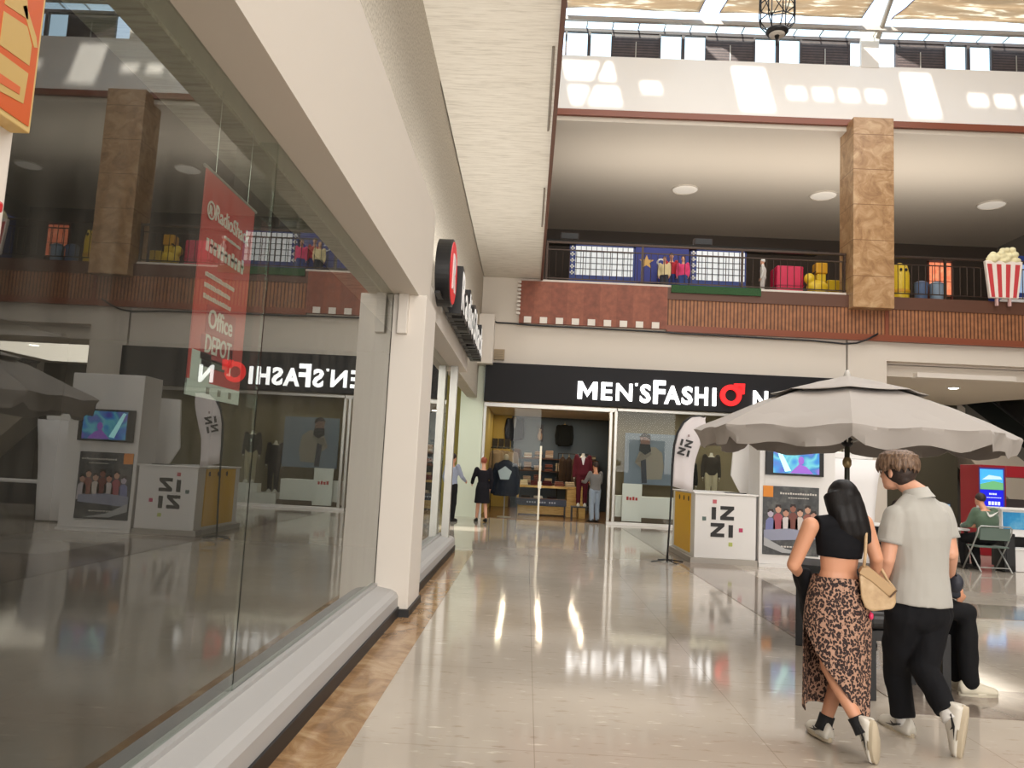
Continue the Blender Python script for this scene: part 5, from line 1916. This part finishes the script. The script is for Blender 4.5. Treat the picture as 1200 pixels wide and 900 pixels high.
def railing(lab, x0, x1, posts, nb):
    t = thing('gallery_railing', lab, 'railing', ((x0 + x1) / 2, YF - .05, 6.86), 'gallery railings')
    y = YF + .02
    MB().box(x0, y - .03, 8.06, x1, y + .03, 8.13).build('top_rail', RM, t, bevel=.01)
    MB().box(x0, y - .015, 7.86, x1, y + .015, 7.89).box(x0, y - .015, 7.0, x1, y + .015, 7.03).build('rail', RM, t)
    for x in posts:
        MB().box(x - .03, y - .03, 6.86, x + .03, y + .03, 8.06).build('post', RM, t)
    first = None
    for i in range(nb):
        x = x0 + (x1 - x0) * (i + .5) / nb
        if first is None:
            first = MB().tube([(x, y, 7.03), (x, y, 7.86)], .011, 6).build('baluster', RM, t)
            fx = x
        else:
            c = first.copy()
            COL.objects.link(c)
            c.parent = t
            c.location = (x - fx, 0, 0)


railing('dark bronze bar railing on the gallery edge left of the marble column', .28, 9.0, [.31, 3.1, 6.0, 8.95], 44)
railing('dark bronze bar railing on the gallery edge right of the marble column', 10.2, 19.9, [10.25, 11.85, 14.6, 17.4], 49)
white_grid = mat('lit_white_panel', (226, 230, 232), .4, emit=.22)
booth_blue = mat('booth_blue', (28, 50, 118), .5)
for i, (x0, x1, lab) in enumerate(((1.25, 3.08, 'white lattice panel in blue frame behind the gallery railing, left of the star banner'), (5.1, 6.62, 'white lattice panel in blue frame behind the gallery railing, right of the star banner'))):
    t = thing('lattice_panel', lab, 'panel', ((x0 + x1) / 2, 24.0, 6.86), 'white lattice panels')
    MB().box(x0, 24.0, 7.66, x1, 24.04, 8.60).build('lit_sheet', white_grid, t)
    MB().box(x0 - .2, 24.0, 6.86, x0, 24.08, 8.68).box(x1, 24.0, 6.86, x1 + .06, 24.08, 8.68).box(x0, 24.0, 7.45, x1, 24.08, 7.66).box(x0 - .2, 24.0, 8.6, x1 + .06, 24.08, 8.70).build('frame', booth_blue, t)
    g = MB()
    for q in range(5):
        zz = 7.7 + q * .2
        g.box(x0 - .17, 23.985, zz, x0 - .03, 24.0, zz + .05).box(x0 - .13, 23.985, zz - .04, x0 - .08, 24.0, zz + .1)
    g.build('white_marks', M['white'], t)
    g = MB()
    nx = int((x1 - x0) / .16)
    for q in range(1, nx):
        x = x0 + (x1 - x0) * q / nx
        g.box(x - .008, 23.97, 7.66, x + .008, 24.0, 8.6)
    for q in range(1, 5):
        g.box(x0, 23.97, 7.66 + q * .19, x1, 24.0, 7.675 + q * .19)
    g.build('lattice', mat('lattice_grey', (84, 90, 96), .5), t)
t = thing('star_banner', 'royal blue banner with yellow star and white letter behind the gallery railing', 'banner', (3.95, 24.05, 6.86))
MB().box(3.16, 24.05, 7.5, 4.86, 24.08, 8.66).build('sheet', mat('royal_blue', (24, 38, 128), .5), t)
MB().box(3.16, 24.06, 6.86, 3.22, 24.12, 8.7).box(4.8, 24.06, 6.86, 4.86, 24.12, 8.7).build('post', booth_blue, t)
cx_, cz_ = 3.52, 8.18
MB().prism([(cx_ + (.24 if i % 2 == 0 else .10) * math.sin(math.pi * i / 5), 24.04, cz_ + (.24 if i % 2 == 0 else .10) * math.cos(math.pi * i / 5)) for i in range(10)], (0, .008, 0)).build('star', mat('star_yellow', (216, 170, 90), .5), t)
text_mb('C', .24, (3.84, 24.045, 8.08), (1, 0, 0), (0, 0, 1), .01, .03).build('letter', M['white'], t)
for lab, x, z, h, top, bot, hair in (('small person in a red top standing before the star banner on the gallery', 4.22, 6.86, 1.5, (178, 40, 52), (46, 60, 120), HAIR_DARK),
                                     ('small person in a cream top standing before the star banner on the gallery', 3.95, 6.86, 1.28, (214, 196, 150), (60, 62, 70), HAIR_BROWN),
                                     ('small person in a pink top standing before the star banner on the gallery', 4.52, 6.86, 1.32, (222, 62, 112), (52, 70, 130), HAIR_DARK)):
    simple_person(lab, (x, 23.2 if x != 4.22 else 23.55, z), math.pi + .3, h, fab(top), fab(bot), hair, (40, 38, 38), SKIN2, vox=.022)
# white robed display figure
simple_person('child in white jacket and white cap at the gallery railing left of the pink cube', (6.9, 23.0, 6.86), -1.2, 1.28, fab((216, 212, 206)), fab((196, 190, 184)), fab((226, 224, 220)), (60, 58, 56), SKIN2, vox=.022)
t = thing('play_cube', 'big pinkish red soft cube behind the gallery railing', 'cube', (7.85, 23.6, 6.86))
MB().box(7.42, 23.3, 6.865, 8.24, 24.0, 8.06).build('cushion', mat('raspberry_vinyl', (202, 34, 76), .4), t, bevel=.05)
MB().box(7.405, 23.285, 7.42, 8.255, 24.015, 7.45).build('seam', mat('raspberry_dark', (160, 26, 60), .5), t)
yel = mat('toy_yellow', (226, 190, 40), .4)


def ride_toy(lab, x, s, mm, grp=None, z=6.86):
    t = thing('ride_on_toy', lab, 'toy', (x, 23.0, z), grp)
    g = MB().ell((x, 23.0, z + .42 * s), (.3 * s, .2 * s, .2 * s)).ell((x - .22 * s, 23.0, z + .66 * s), (.15 * s, .14 * s, .16 * s))
    g.limb([(x - .12 * s, 23, z + .45 * s), (x - .2 * s, 23, z + .6 * s)], [.12 * s, .1 * s], 12)
    blob(g, 'body', mm, t, .025, 2)
    for q in (-1, 1):
        for u in (-.18, .18):
            MB().tube([(x + u * s, 23 + q * .2 * s, z + .14 * s), (x + u * s, 23 + q * .1 * s, z + .14 * s)], .138 * s, 16).build('wheel', M['black'], t)
    MB().tube([(x - .12 * s, 22.82, z + .82 * s), (x - .12 * s, 23.18, z + .82 * s)], .02 * s, 8).tube([(x - .12 * s, 23, z + .6 * s), (x - .12 * s, 23, z + .82 * s)], .02 * s, 8).build('handle', M['black_metal'], t)


ride_toy('low yellow ride on toy behind the gallery railing beside the pink cube', 8.55, 1.1, yel, 'yellow ride on toys')
ride_toy('tall yellow ride on toy behind the gallery railing, farther from the pink cube', 9.15, 1.5, yel, 'yellow ride on toys') if False else None
t = thing('play_tower', 'yellow block tower behind the gallery railing between toy and blue bin', 'toy', (8.95, 23.6, 6.86))
MB().box(8.72, 23.5, 6.865, 9.0, 23.8, 7.9).build('block', yel, t, bevel=.03)
MB().box(8.68, 23.46, 7.9, 9.04, 23.84, 8.25).build('cap', mat('toy_amber', (216, 160, 36), .4), t, bevel=.04)
MB().box(9.05, 23.5, 7.35, 9.45, 23.8, 7.72).build('arm', yel, t, bevel=.03)
for i, (x, rgb, lab) in enumerate(((9.75, (140, 164, 190), 'pale blue bin behind the gallery railing left of the marble column'), (11.85, (96, 116, 150), 'slate blue bin behind the gallery railing next to the yellow barrel'), (12.33, (150, 170, 190), 'pale grey blue bin behind the gallery railing near the orange panel'))):
    t = thing('bin', lab, 'bin', (x, 23.4, 6.86), 'gallery bins')
    MB().lathe((x, 23.4, 6.865), [(.14, 0), (.17, .02), (.2, .78), (.21, .80), (.19, .8), (.16, .1)], 20).build('body', mat('bin_plastic', rgb, .4), t, True)
    MB().lathe((x, 23.4, 7.665), [(.215, 0), (.215, .03), (.1, .1), (.01, .11)], 20).build('lid', mat('bin_lid', tuple(int(v * .8) for v in rgb), .4), t, True)
t = thing('play_barrel', 'yellow barrel shaped play piece behind the railing right of the marble column', 'toy', (11.3, 23.6, 6.86))
MB().lathe((11.3, 23.6, 6.865), [(.2, 0), (.26, .15), (.28, .7), (.28, 1.1), (.22, 1.4), (.05, 1.5)], 24).build('body', yel, t, True)
MB().lathe((11.3, 23.6, 7.4), [(.285, 0), (.295, .02), (.295, .08), (.285, .1)], 24).build('band', mat('toy_amber', (216, 160, 36), .4), t)
MB().ell((11.22, 23.33, 8.1), (.04, .02, .05)).ell((11.38, 23.33, 8.1), (.04, .02, .05)).build('stud', M['black'], t, True)
t = thing('lit_panel', 'glowing orange grid panel behind the gallery railing right of the yellow barrel', 'panel', (12.75, 24, 6.86))
MB().box(12.42, 24, 7.5, 13.1, 24.05, 8.56).build('lit_sheet', speckled('orange_glow', (240, 140, 100), (226, 90, 60), (250, 190, 150), .5, 6), t)
b_ = bsdf(t.children[0].data.materials[0])
b_.inputs['Emission Color'].default_value = (*lin((240, 130, 90)), 1)
b_.inputs['Emission Strength'].default_value = .45
g = MB().box(12.38, 23.98, 6.86, 12.42, 24.06, 8.6).box(13.1, 23.98, 6.86, 13.14, 24.06, 8.6).box(12.38, 23.98, 8.56, 13.14, 24.06, 8.62)
for q in range(1, 4):
    g.box(12.42 + q * .17, 23.985, 7.5, 12.435 + q * .17, 24, 8.56)
g.box(12.42, 23.985, 7.95, 13.1, 24, 7.965)
g.build('frame', mat('panel_frame', (90, 46, 34), .5), t)
t = thing('arcade_cabinet', 'tall blue and white cabinet behind the popcorn sign on the gallery', 'cabinet', (15.3, 24, 6.86))
MB().box(14.6, 24, 6.865, 16.2, 24.6, 8.9).build('body', booth_blue, t, bevel=.02)
MB().box(14.75, 23.98, 7.7, 16.05, 24.0, 8.6).build('display', mat('cabinet_screen', (150, 176, 206), .4, emit=.3), t)
MB().box(14.6, 23.6, 7.3, 16.2, 24.0, 7.45).build('control_shelf', M['white'], t, bevel=.01)
for lab, x in (('dark speaker box on the beam behind the gallery railing above the left lattice panel', 1.04), ('dark speaker box on the beam behind the gallery railing above the star banner', 5.35)):
    t = thing('speaker_box', lab, 'speaker', (x, 24.2, 8.86), 'hung gallery speakers')
    MB().box(x - .3, 24.21, 8.862, x + .3, 24.45, 9.10).build('case', mat('speaker_brown', (52, 40, 36), .6), t, bevel=.02)
    MB().box(x - .26, 24.195, 8.89, x + .26, 24.21, 9.07).build('grille', M['black'], t)

# striped popcorn sign
t = thing('popcorn_sign', 'big red and white striped popcorn tub cut-out in front of the right gallery railing', 'sign', (13.35, 21.7, 6.9))
PY = 21.66
g = MB().prism([(12.92, PY, 6.92), (13.72, PY, 6.92), (13.86, PY, 8.0), (12.80, PY, 8.0)], (0, .12, 0))
g.build('tub', mat('tub_white', (236, 224, 214), .5), t, bevel=.02)
red = mat('tub_red', (196, 62, 66), .5)
for i in range(4):
    u0, u1 = (i * 2 + .35) / 8, (i * 2 + 1.35) / 8
    b0, b1 = 12.92 + .8 * u0, 12.92 + .8 * u1
    c0, c1 = 12.80 + 1.06 * u0, 12.80 + 1.06 * u1
    MB().prism([(b0, PY - .006, 6.94), (b1, PY - .006, 6.94), (c1, PY - .006, 7.9), (c0, PY - .006, 7.9)], (0, .008, 0)).build('stripe', red, t)
random.seed(9)
g = MB()
for i in range(30):
    u = random.uniform(-1, 1)
    v = random.uniform(0, 1)
    g.ell((13.33 + u * .46 * (1 - .45 * v), PY + .06 + random.uniform(-.04, .04), 8.02 + v * .32), (.1, .08, .085), None, 12, 8)
g.box(12.86, PY + .02, 7.95, 13.8, PY + .1, 8.1)
blob(g, 'popcorn', mat('popcorn_cream', (232, 222, 178), .7), t, .022, 1)
MB().box(13.1, PY + .02, 6.70, 13.16, PY + .1, 6.93).box(13.46, PY + .02, 6.70, 13.52, PY + .1, 6.93).build('support', mat('support_pale', (206, 170, 166), .5), t)
# hanging lantern
lx, ly = 4.40, 14.0
t = thing('hanging_lantern', 'black wire polygon lantern with a pale disc hanging from the mall roof', 'lantern', (lx, ly, 9.6))
g = MB()
Rl = .34
zs = [10.30, 10.95]
nn_ = 8
pt = lambda r_, i, z, o=0: Vector((lx + r_ * math.cos(2 * math.pi * (i + o) / nn_), ly + r_ * math.sin(2 * math.pi * (i + o) / nn_), z))
for i in range(nn_):
    for z in (10.22, 10.55, 11.0):
        g.tube([pt(Rl, i, z), pt(Rl, i + 1, z)], .012, 6)
    g.tube([pt(Rl, i, 10.22), pt(Rl, i, 11.0)], .012, 6)
    g.tube([pt(Rl, i, 10.22), pt(.17, i, 10.0)], .012, 6)
    g.tube([pt(Rl, i, 11.0), pt(.1, i, 11.3)], .012, 6)
    g.tube([pt(Rl, i, 10.55), pt(Rl, i + 1, 11.0)], .01, 6)
    g.tube([pt(Rl, i + 1, 10.55), pt(Rl, i, 11.0)], .01, 6)
g.build('wire_cage', M['black_metal'], t, True)
MB().lathe((lx, ly, 9.93), [(.05, 0), (.18, .03), (.215, .07), (.20, .11), (.17, .12)], 24).build('base_ring', M['black_metal'], t, True)
MB().lathe((lx, ly, 9.925), [(.001, 0), (.14, .002), (.15, .03), (.001, .04)], 24).build('diffuser', mat('lantern_disc', (190, 182, 172), .4), t, True)
MB().lathe((lx, ly, 9.70), [(.004, 0), (.03, .05), (.02, .12), (.05, .235)], 12).build('pendant', M['black_metal'], t, True)
MB().tube([(lx, ly, 11.28), (lx, ly, 16.6)], .012, 8).build('chain', M['black_metal'], t)
# glowing discs put in for the soft patches of light on the soffit
for i, (px, py, lab) in enumerate(((965, 229, 'glowing disc put in for a bright patch on the gallery soffit just left of the marble column'), (1162, 240, 'glowing disc put in for a bright patch on the gallery soffit right of the marble column'), (803, 222, 'glowing disc put in for a bright patch on the gallery soffit above the star banner'))):
    d = (at(px, py, 30) - EYE)
    q = EYE + d * ((12.0 - EYE.z) / d.z)
    rt = thing('soffit_glow_disc', lab, 'lamp', (q.x, q.y, 12.0), 'gallery soffit glow discs')
    MB().lathe((q.x, q.y, 11.965), [(.50, .035), (.50, .012), (.46, 0), (.44, .035)], 32).build('frame', M['soffit_up'], rt)
    MB().lathe((q.x, q.y, 11.955), [(.001, 0), (.36, .006), (.45, .03), (.001, .03)], 32).build('diffuser', mat('soft_glow_disc', (232, 224, 212), .5, emit=.22), rt)
# ------------------------------------------------------------------ right: desk, seated person, counter, red booth, escalator
DY = 14.9
t = thing('service_desk', 'white topped desk on black legs with a black cloth where the person in green sits', 'desk', (7.4, 15.0, 0))
MB().box(6.55, 14.75, .70, 8.35, 15.45, .74).build('desktop', M['white'], t, bevel=.006)
for q in ((6.57, 14.77), (8.27, 14.77), (6.57, 15.37), (8.27, 15.37)):
    MB().box(q[0], q[1], 0, q[0] + .05, q[1] + .05, .70).build('leg', M['black_metal'], t)
MB().box(6.54, 14.74, .30, 7.5, 14.765, .70).build('table_skirt', fab((24, 24, 28)), t)
MB().box(8.25, 14.74, .05, 8.34, 15.44, .1).build('foot_bar', M['black_metal'], t)
t = thing('desk_monitor', 'small monitor with a blue screen standing on the white topped desk', 'monitor', (8.0, 15.2, .74))
MB().box(7.75, 15.2, .86, 8.25, 15.24, 1.2).build('case', M['black'], t, bevel=.01)
MB().box(7.78, 15.19, .89, 8.22, 15.2, 1.17).build('display', mat('pale_screen', (110, 140, 170), .3, emit=.35), t)
MB().box(7.9, 15.15, .742, 8.1, 15.3, .755).box(7.97, 15.22, .755, 8.03, 15.25, .87).build('stand', M['black'], t)
# folding chair
CX, CY = 8.52, 14.35
t = thing('folding_chair', 'grey folding chair with steel frame behind the person in the green top', 'chair', (CX, CY, 0))
fr = mat('chair_steel', (176, 178, 176), .35, .5)
pad = fab((96, 112, 104))
g = MB()
for q in (-1, 1):
    x = CX + q * .30
    MB().tube([(x, CY + .42, .015), (x, CY + .1, .45), (x, CY - .08, .72), (x, CY - .10, .80)], .013, 8).build('front_leg', fr, t, True)
    MB().tube([(x - q * .025, CY - .12, .015), (x - q * .025, CY + .30, .44)], .013, 8).build('rear_leg', fr, t, True)
MB().tube([(CX - .30, CY - .10, .79), (CX - .26, CY - .105, .83), (CX + .26, CY - .105, .83), (CX + .30, CY - .10, .79)], .013, 8).build('top_bar', fr, t, True)
MB().box(CX - .28, CY - .04, .44, CX + .28, CY + .36, .47).build('seat', pad, t, bevel=.012)
MB().prism([(CX - .27, CY - .085, .58), (CX + .27, CY - .085, .58), (CX + .27, CY - .10, .80), (CX - .27, CY - .10, .80)], (0, .02, 0)).build('backrest', pad, t, bevel=.006)
MB().tube([(CX - .28, CY - .06, .09), (CX + .28, CY - .06, .09)], .009, 8).build('stretcher', fr, t)
sit = dict(head=(0, .16, 1.30), neck=(0, .06, 1.14), chest=(0, .0, .95), waist=(0, -.03, .76), pelvis=(0, 0, .60), shL=(-.19, .04, 1.09), shR=(.19, .04, 1.09), elL=(-.26, .14, .84), elR=(.26, .14, .84),
           wrL=(-.17, .40, .80), wrR=(.17, .40, .80), hipL=(-.09, .04, .60), hipR=(.09, .04, .60), knL=(-.12, .46, .56), knR=(.12, .46, .56), anL=(-.12, .40, .09), anR=(.12, .40, .09))
green = fab((80, 100, 82))
r_, fg = simple_person('person in dark green top and black trousers seated at the desk, seen from behind', (CX - .02, CY + .13, 0), -.2, 1.74, green, fab((26, 26, 28)), HAIR_DARK, (60, 58, 56), SKIN, pose=sit, vox=.016, top_hem=-.02, slim=1.25)
q = fg.J['chest'] - fg.dirv((0, 1, 0)) * .17 + Vector((0, 0, .10)) - fg.dirv((1, 0, 0)) * .02
la = fg.dirv((1, 0, 0))
sw = [(u * 1.25 - .03, v * 1.5) for u, v in ((-.09, .035), (-.06, -.02), (-.03, -.035), (.02, -.02), (.12, .04), (.01, .0), (-.04, -.005), (-.06, .02))]
MB().prism([q + la * u + Vector((0, 0, v)) for u, v in sw], -fg.dirv((0, 1, 0)) * .012).build('logo', M['white'], r_)
# black equipment case beside the chair
t = thing('speaker_case', 'black box standing on the floor just right of the folding chair', 'box', (9.0, 14.7, 0))
MB().box(8.86, 14.55, 0.003, 9.06, 14.9, .70).build('case', M['black'], t, bevel=.015)
MB().box(8.885, 14.54, .12, 9.035, 14.55, .6).build('grille', mat('case_grille', (44, 44, 46), .7), t)
# white promotion counter with blue graphic
t = thing('promotion_counter', 'white promotion counter with bright blue graphic band to the right of the folding chair', 'counter', (10.0, 15.4, 0))
MB().box(9.15, 15.1, .62, 12.0, 15.8, 1.12).build('body', M['white'], t, bevel=.01)
MB().box(9.10, 15.05, 1.12, 12.05, 15.85, 1.16).build('countertop', M['white_gloss'], t, bevel=.006)
MB().box(9.17, 15.085, .76, 11.98, 15.1, 1.08).build('graphic_band', ramp_blue() if False else speckled('blue_graphic', (54, 150, 206), (24, 96, 176), (150, 206, 226), .4, 1.6), t)
MB().box(9.3, 15.3, .02, 11.9, 15.7, .62).build('kick_panel', M['black'], t)
t = thing('white_box', 'white storage box on the floor under the blue banded counter', 'box', (9.8, 14.95, 0))
MB().box(9.1, 14.7, .003, 10.5, 15.05, .40).build('body', M['white'], t, bevel=.01)
MB().box(9.08, 14.68, .40, 10.52, 15.07, .43).build('lid', M['white_gloss'], t, bevel=.006)
# red booth with screen
BYY = 18.0
t = thing('red_booth', 'dark red booth frame behind the person in green', 'booth', (11.5, BYY + .5, 0))
redm = mat('booth_red', (150, 22, 36), .4)
MB().box(10.42, BYY, 0, 11.02, BYY + .8, 2.06).build('post', redm, t, bevel=.01)
MB().box(11.02, BYY, 1.80, 14.0, BYY + .8, 2.06).build('header', redm, t, bevel=.01)
MB().box(11.02, BYY, .75, 14.0, BYY + .8, 1.0).build('counter_panel', redm, t, bevel=.01)
MB().box(13.8, BYY + .02, 0, 14.0, BYY + .78, 1.8).build('end_post', redm, t)
MB().box(11.02, BYY + .6, 1.0, 13.8, BYY + .62, 1.3).build('rear_panel', mat('booth_grey', (70, 66, 64), .5), t)
t = thing('promo_screen', 'upright blue promotional screen with landscape picture on the red booth', 'screen', (10.66, BYY - .02, 1.0))
MB().box(10.40, BYY - .05, .98, 10.96, BYY - .001, 2.0).build('bezel', mat('violet_bezel', (64, 56, 130), .4, emit=.12), t)
MB().box(10.40, BYY - .056, 1.50, 10.92, BYY - .05, 1.96).build('landscape_picture', (lambda m: m)(mat('pic_sky', (60, 150, 226), .3, emit=.75)), t)
MB().prism([(10.40, BYY - .06, 1.5), (10.92, BYY - .06, 1.5), (10.92, BYY - .06, 1.66), (10.7, BYY - .06, 1.70), (10.40, BYY - .06, 1.62)], (0, .004, 0)).build('pictured_meadow', mat('pic_green', (96, 160, 110), .3, emit=.6), t)
MB().prism([(10.44, BYY - .058, 1.72), (10.9, BYY - .058, 1.74), (10.86, BYY - .058, 1.8), (10.6, BYY - .058, 1.83)], (0, .004, 0)).build('pictured_cloud', mat('pic_cloud', (176, 206, 236), .3, emit=.6), t)
MB().box(10.40, BYY - .056, 1.02, 10.92, BYY - .05, 1.49).build('blue_field', mat('pic_deep_blue', (22, 26, 190), .3, emit=.7), t)
sl = mat('pic_letters', (190, 200, 240), .3, emit=.8)
for x0_, n_, st_, w_, za, zb_ in ((10.60, 4, .045, .03, 1.38, 1.42), (10.50, 9, .042, .03, 1.31, 1.325), (10.58, 4, .07, .05, 1.15, 1.23), (10.54, 6, .05, .035, 1.05, 1.07)):
    g = MB()
    for i in range(n_):
        g.box(x0_ + i * st_, BYY - .06, za, x0_ + i * st_ + w_, BYY - .054, zb_)
    g.build('screen_lettering', sl, t)
t = thing('dark_chair_back', 'dark curved high chair inside the red booth', 'chair', (11.6, BYY + .3, 0))
g = MB()
rings = []
for z, w_ in ((.0, .22), (.45, .24), (.5, .27), (1.2, .26), (1.55, .2), (1.74, .10)):
    rings.append([Vector((11.35 + w_ * math.cos(a), BYY + 1.3 + .1 * math.sin(a), z + .004)) for a in [2 * math.pi * i / 18 for i in range(18)]])
g.loft(rings)
g.build('backrest', mat('dark_leather', (44, 34, 30), .45), t, True)
MB().box(11.12, BYY + .85, .42, 11.58, BYY + 1.3, .52).build('seat', mat('dark_leather', (44, 34, 30), .45), t, bevel=.03)
# escalator climbing to the left behind the booth
t = thing('escalator', 'grey escalator climbing to the gallery behind the red booth with dark balustrade', 'escalator', (18.2, 30.5, 0))
A, B_ = Vector((16.45, 0, 5.0)), Vector((19.95, 0, 2.45))
y0, y1 = 29.8, 31.2
MB().prism([(A.x, y0, A.z - 1.9), (A.x, y0, A.z - .2), (B_.x, y0, B_.z - .2), (B_.x, y0, .003), (B_.x - .4, y0, .003)], (0, y1 - y0, 0)).build('truss', M['plaster'], t)
MB().prism([(A.x + .3, y0 - .02, A.z - .75), (A.x + .3, y0 - .02, A.z - .25), (B_.x, y0 - .02, B_.z - .05), (B_.x, y0 - .02, B_.z - .55)], (0, .02, 0)).build('skirt_panel', mat('escalator_grey', (120, 118, 112), .35, .3), t)
for y in (y0, y1 - .04):
    MB().prism([(A.x + .3, y, A.z - .25), (A.x + .3, y, A.z + .6), (B_.x, y, B_.z + .8), (B_.x, y, B_.z - .05)], (0, .03, 0)).build('balustrade', mat('dark_balustrade', (26, 30, 28), .2), t)
    MB().tube([(A.x + .3, y + .015, A.z + .64), (B_.x, y + .015, B_.z + .84)], .05, 8).build('handrail', M['black'], t)
g = MB()
for i in range(30):
    u = i / 30
    x = A.x + .3 + (B_.x - A.x - .3) * u
    z = A.z - .25 + (B_.z - A.z) * u
    g.box(x, y0 + .1, z - .1, x + .12, y1 - .1, z)
g.build('steps', mat('step_steel', (90, 90, 90), .4, .5), t)
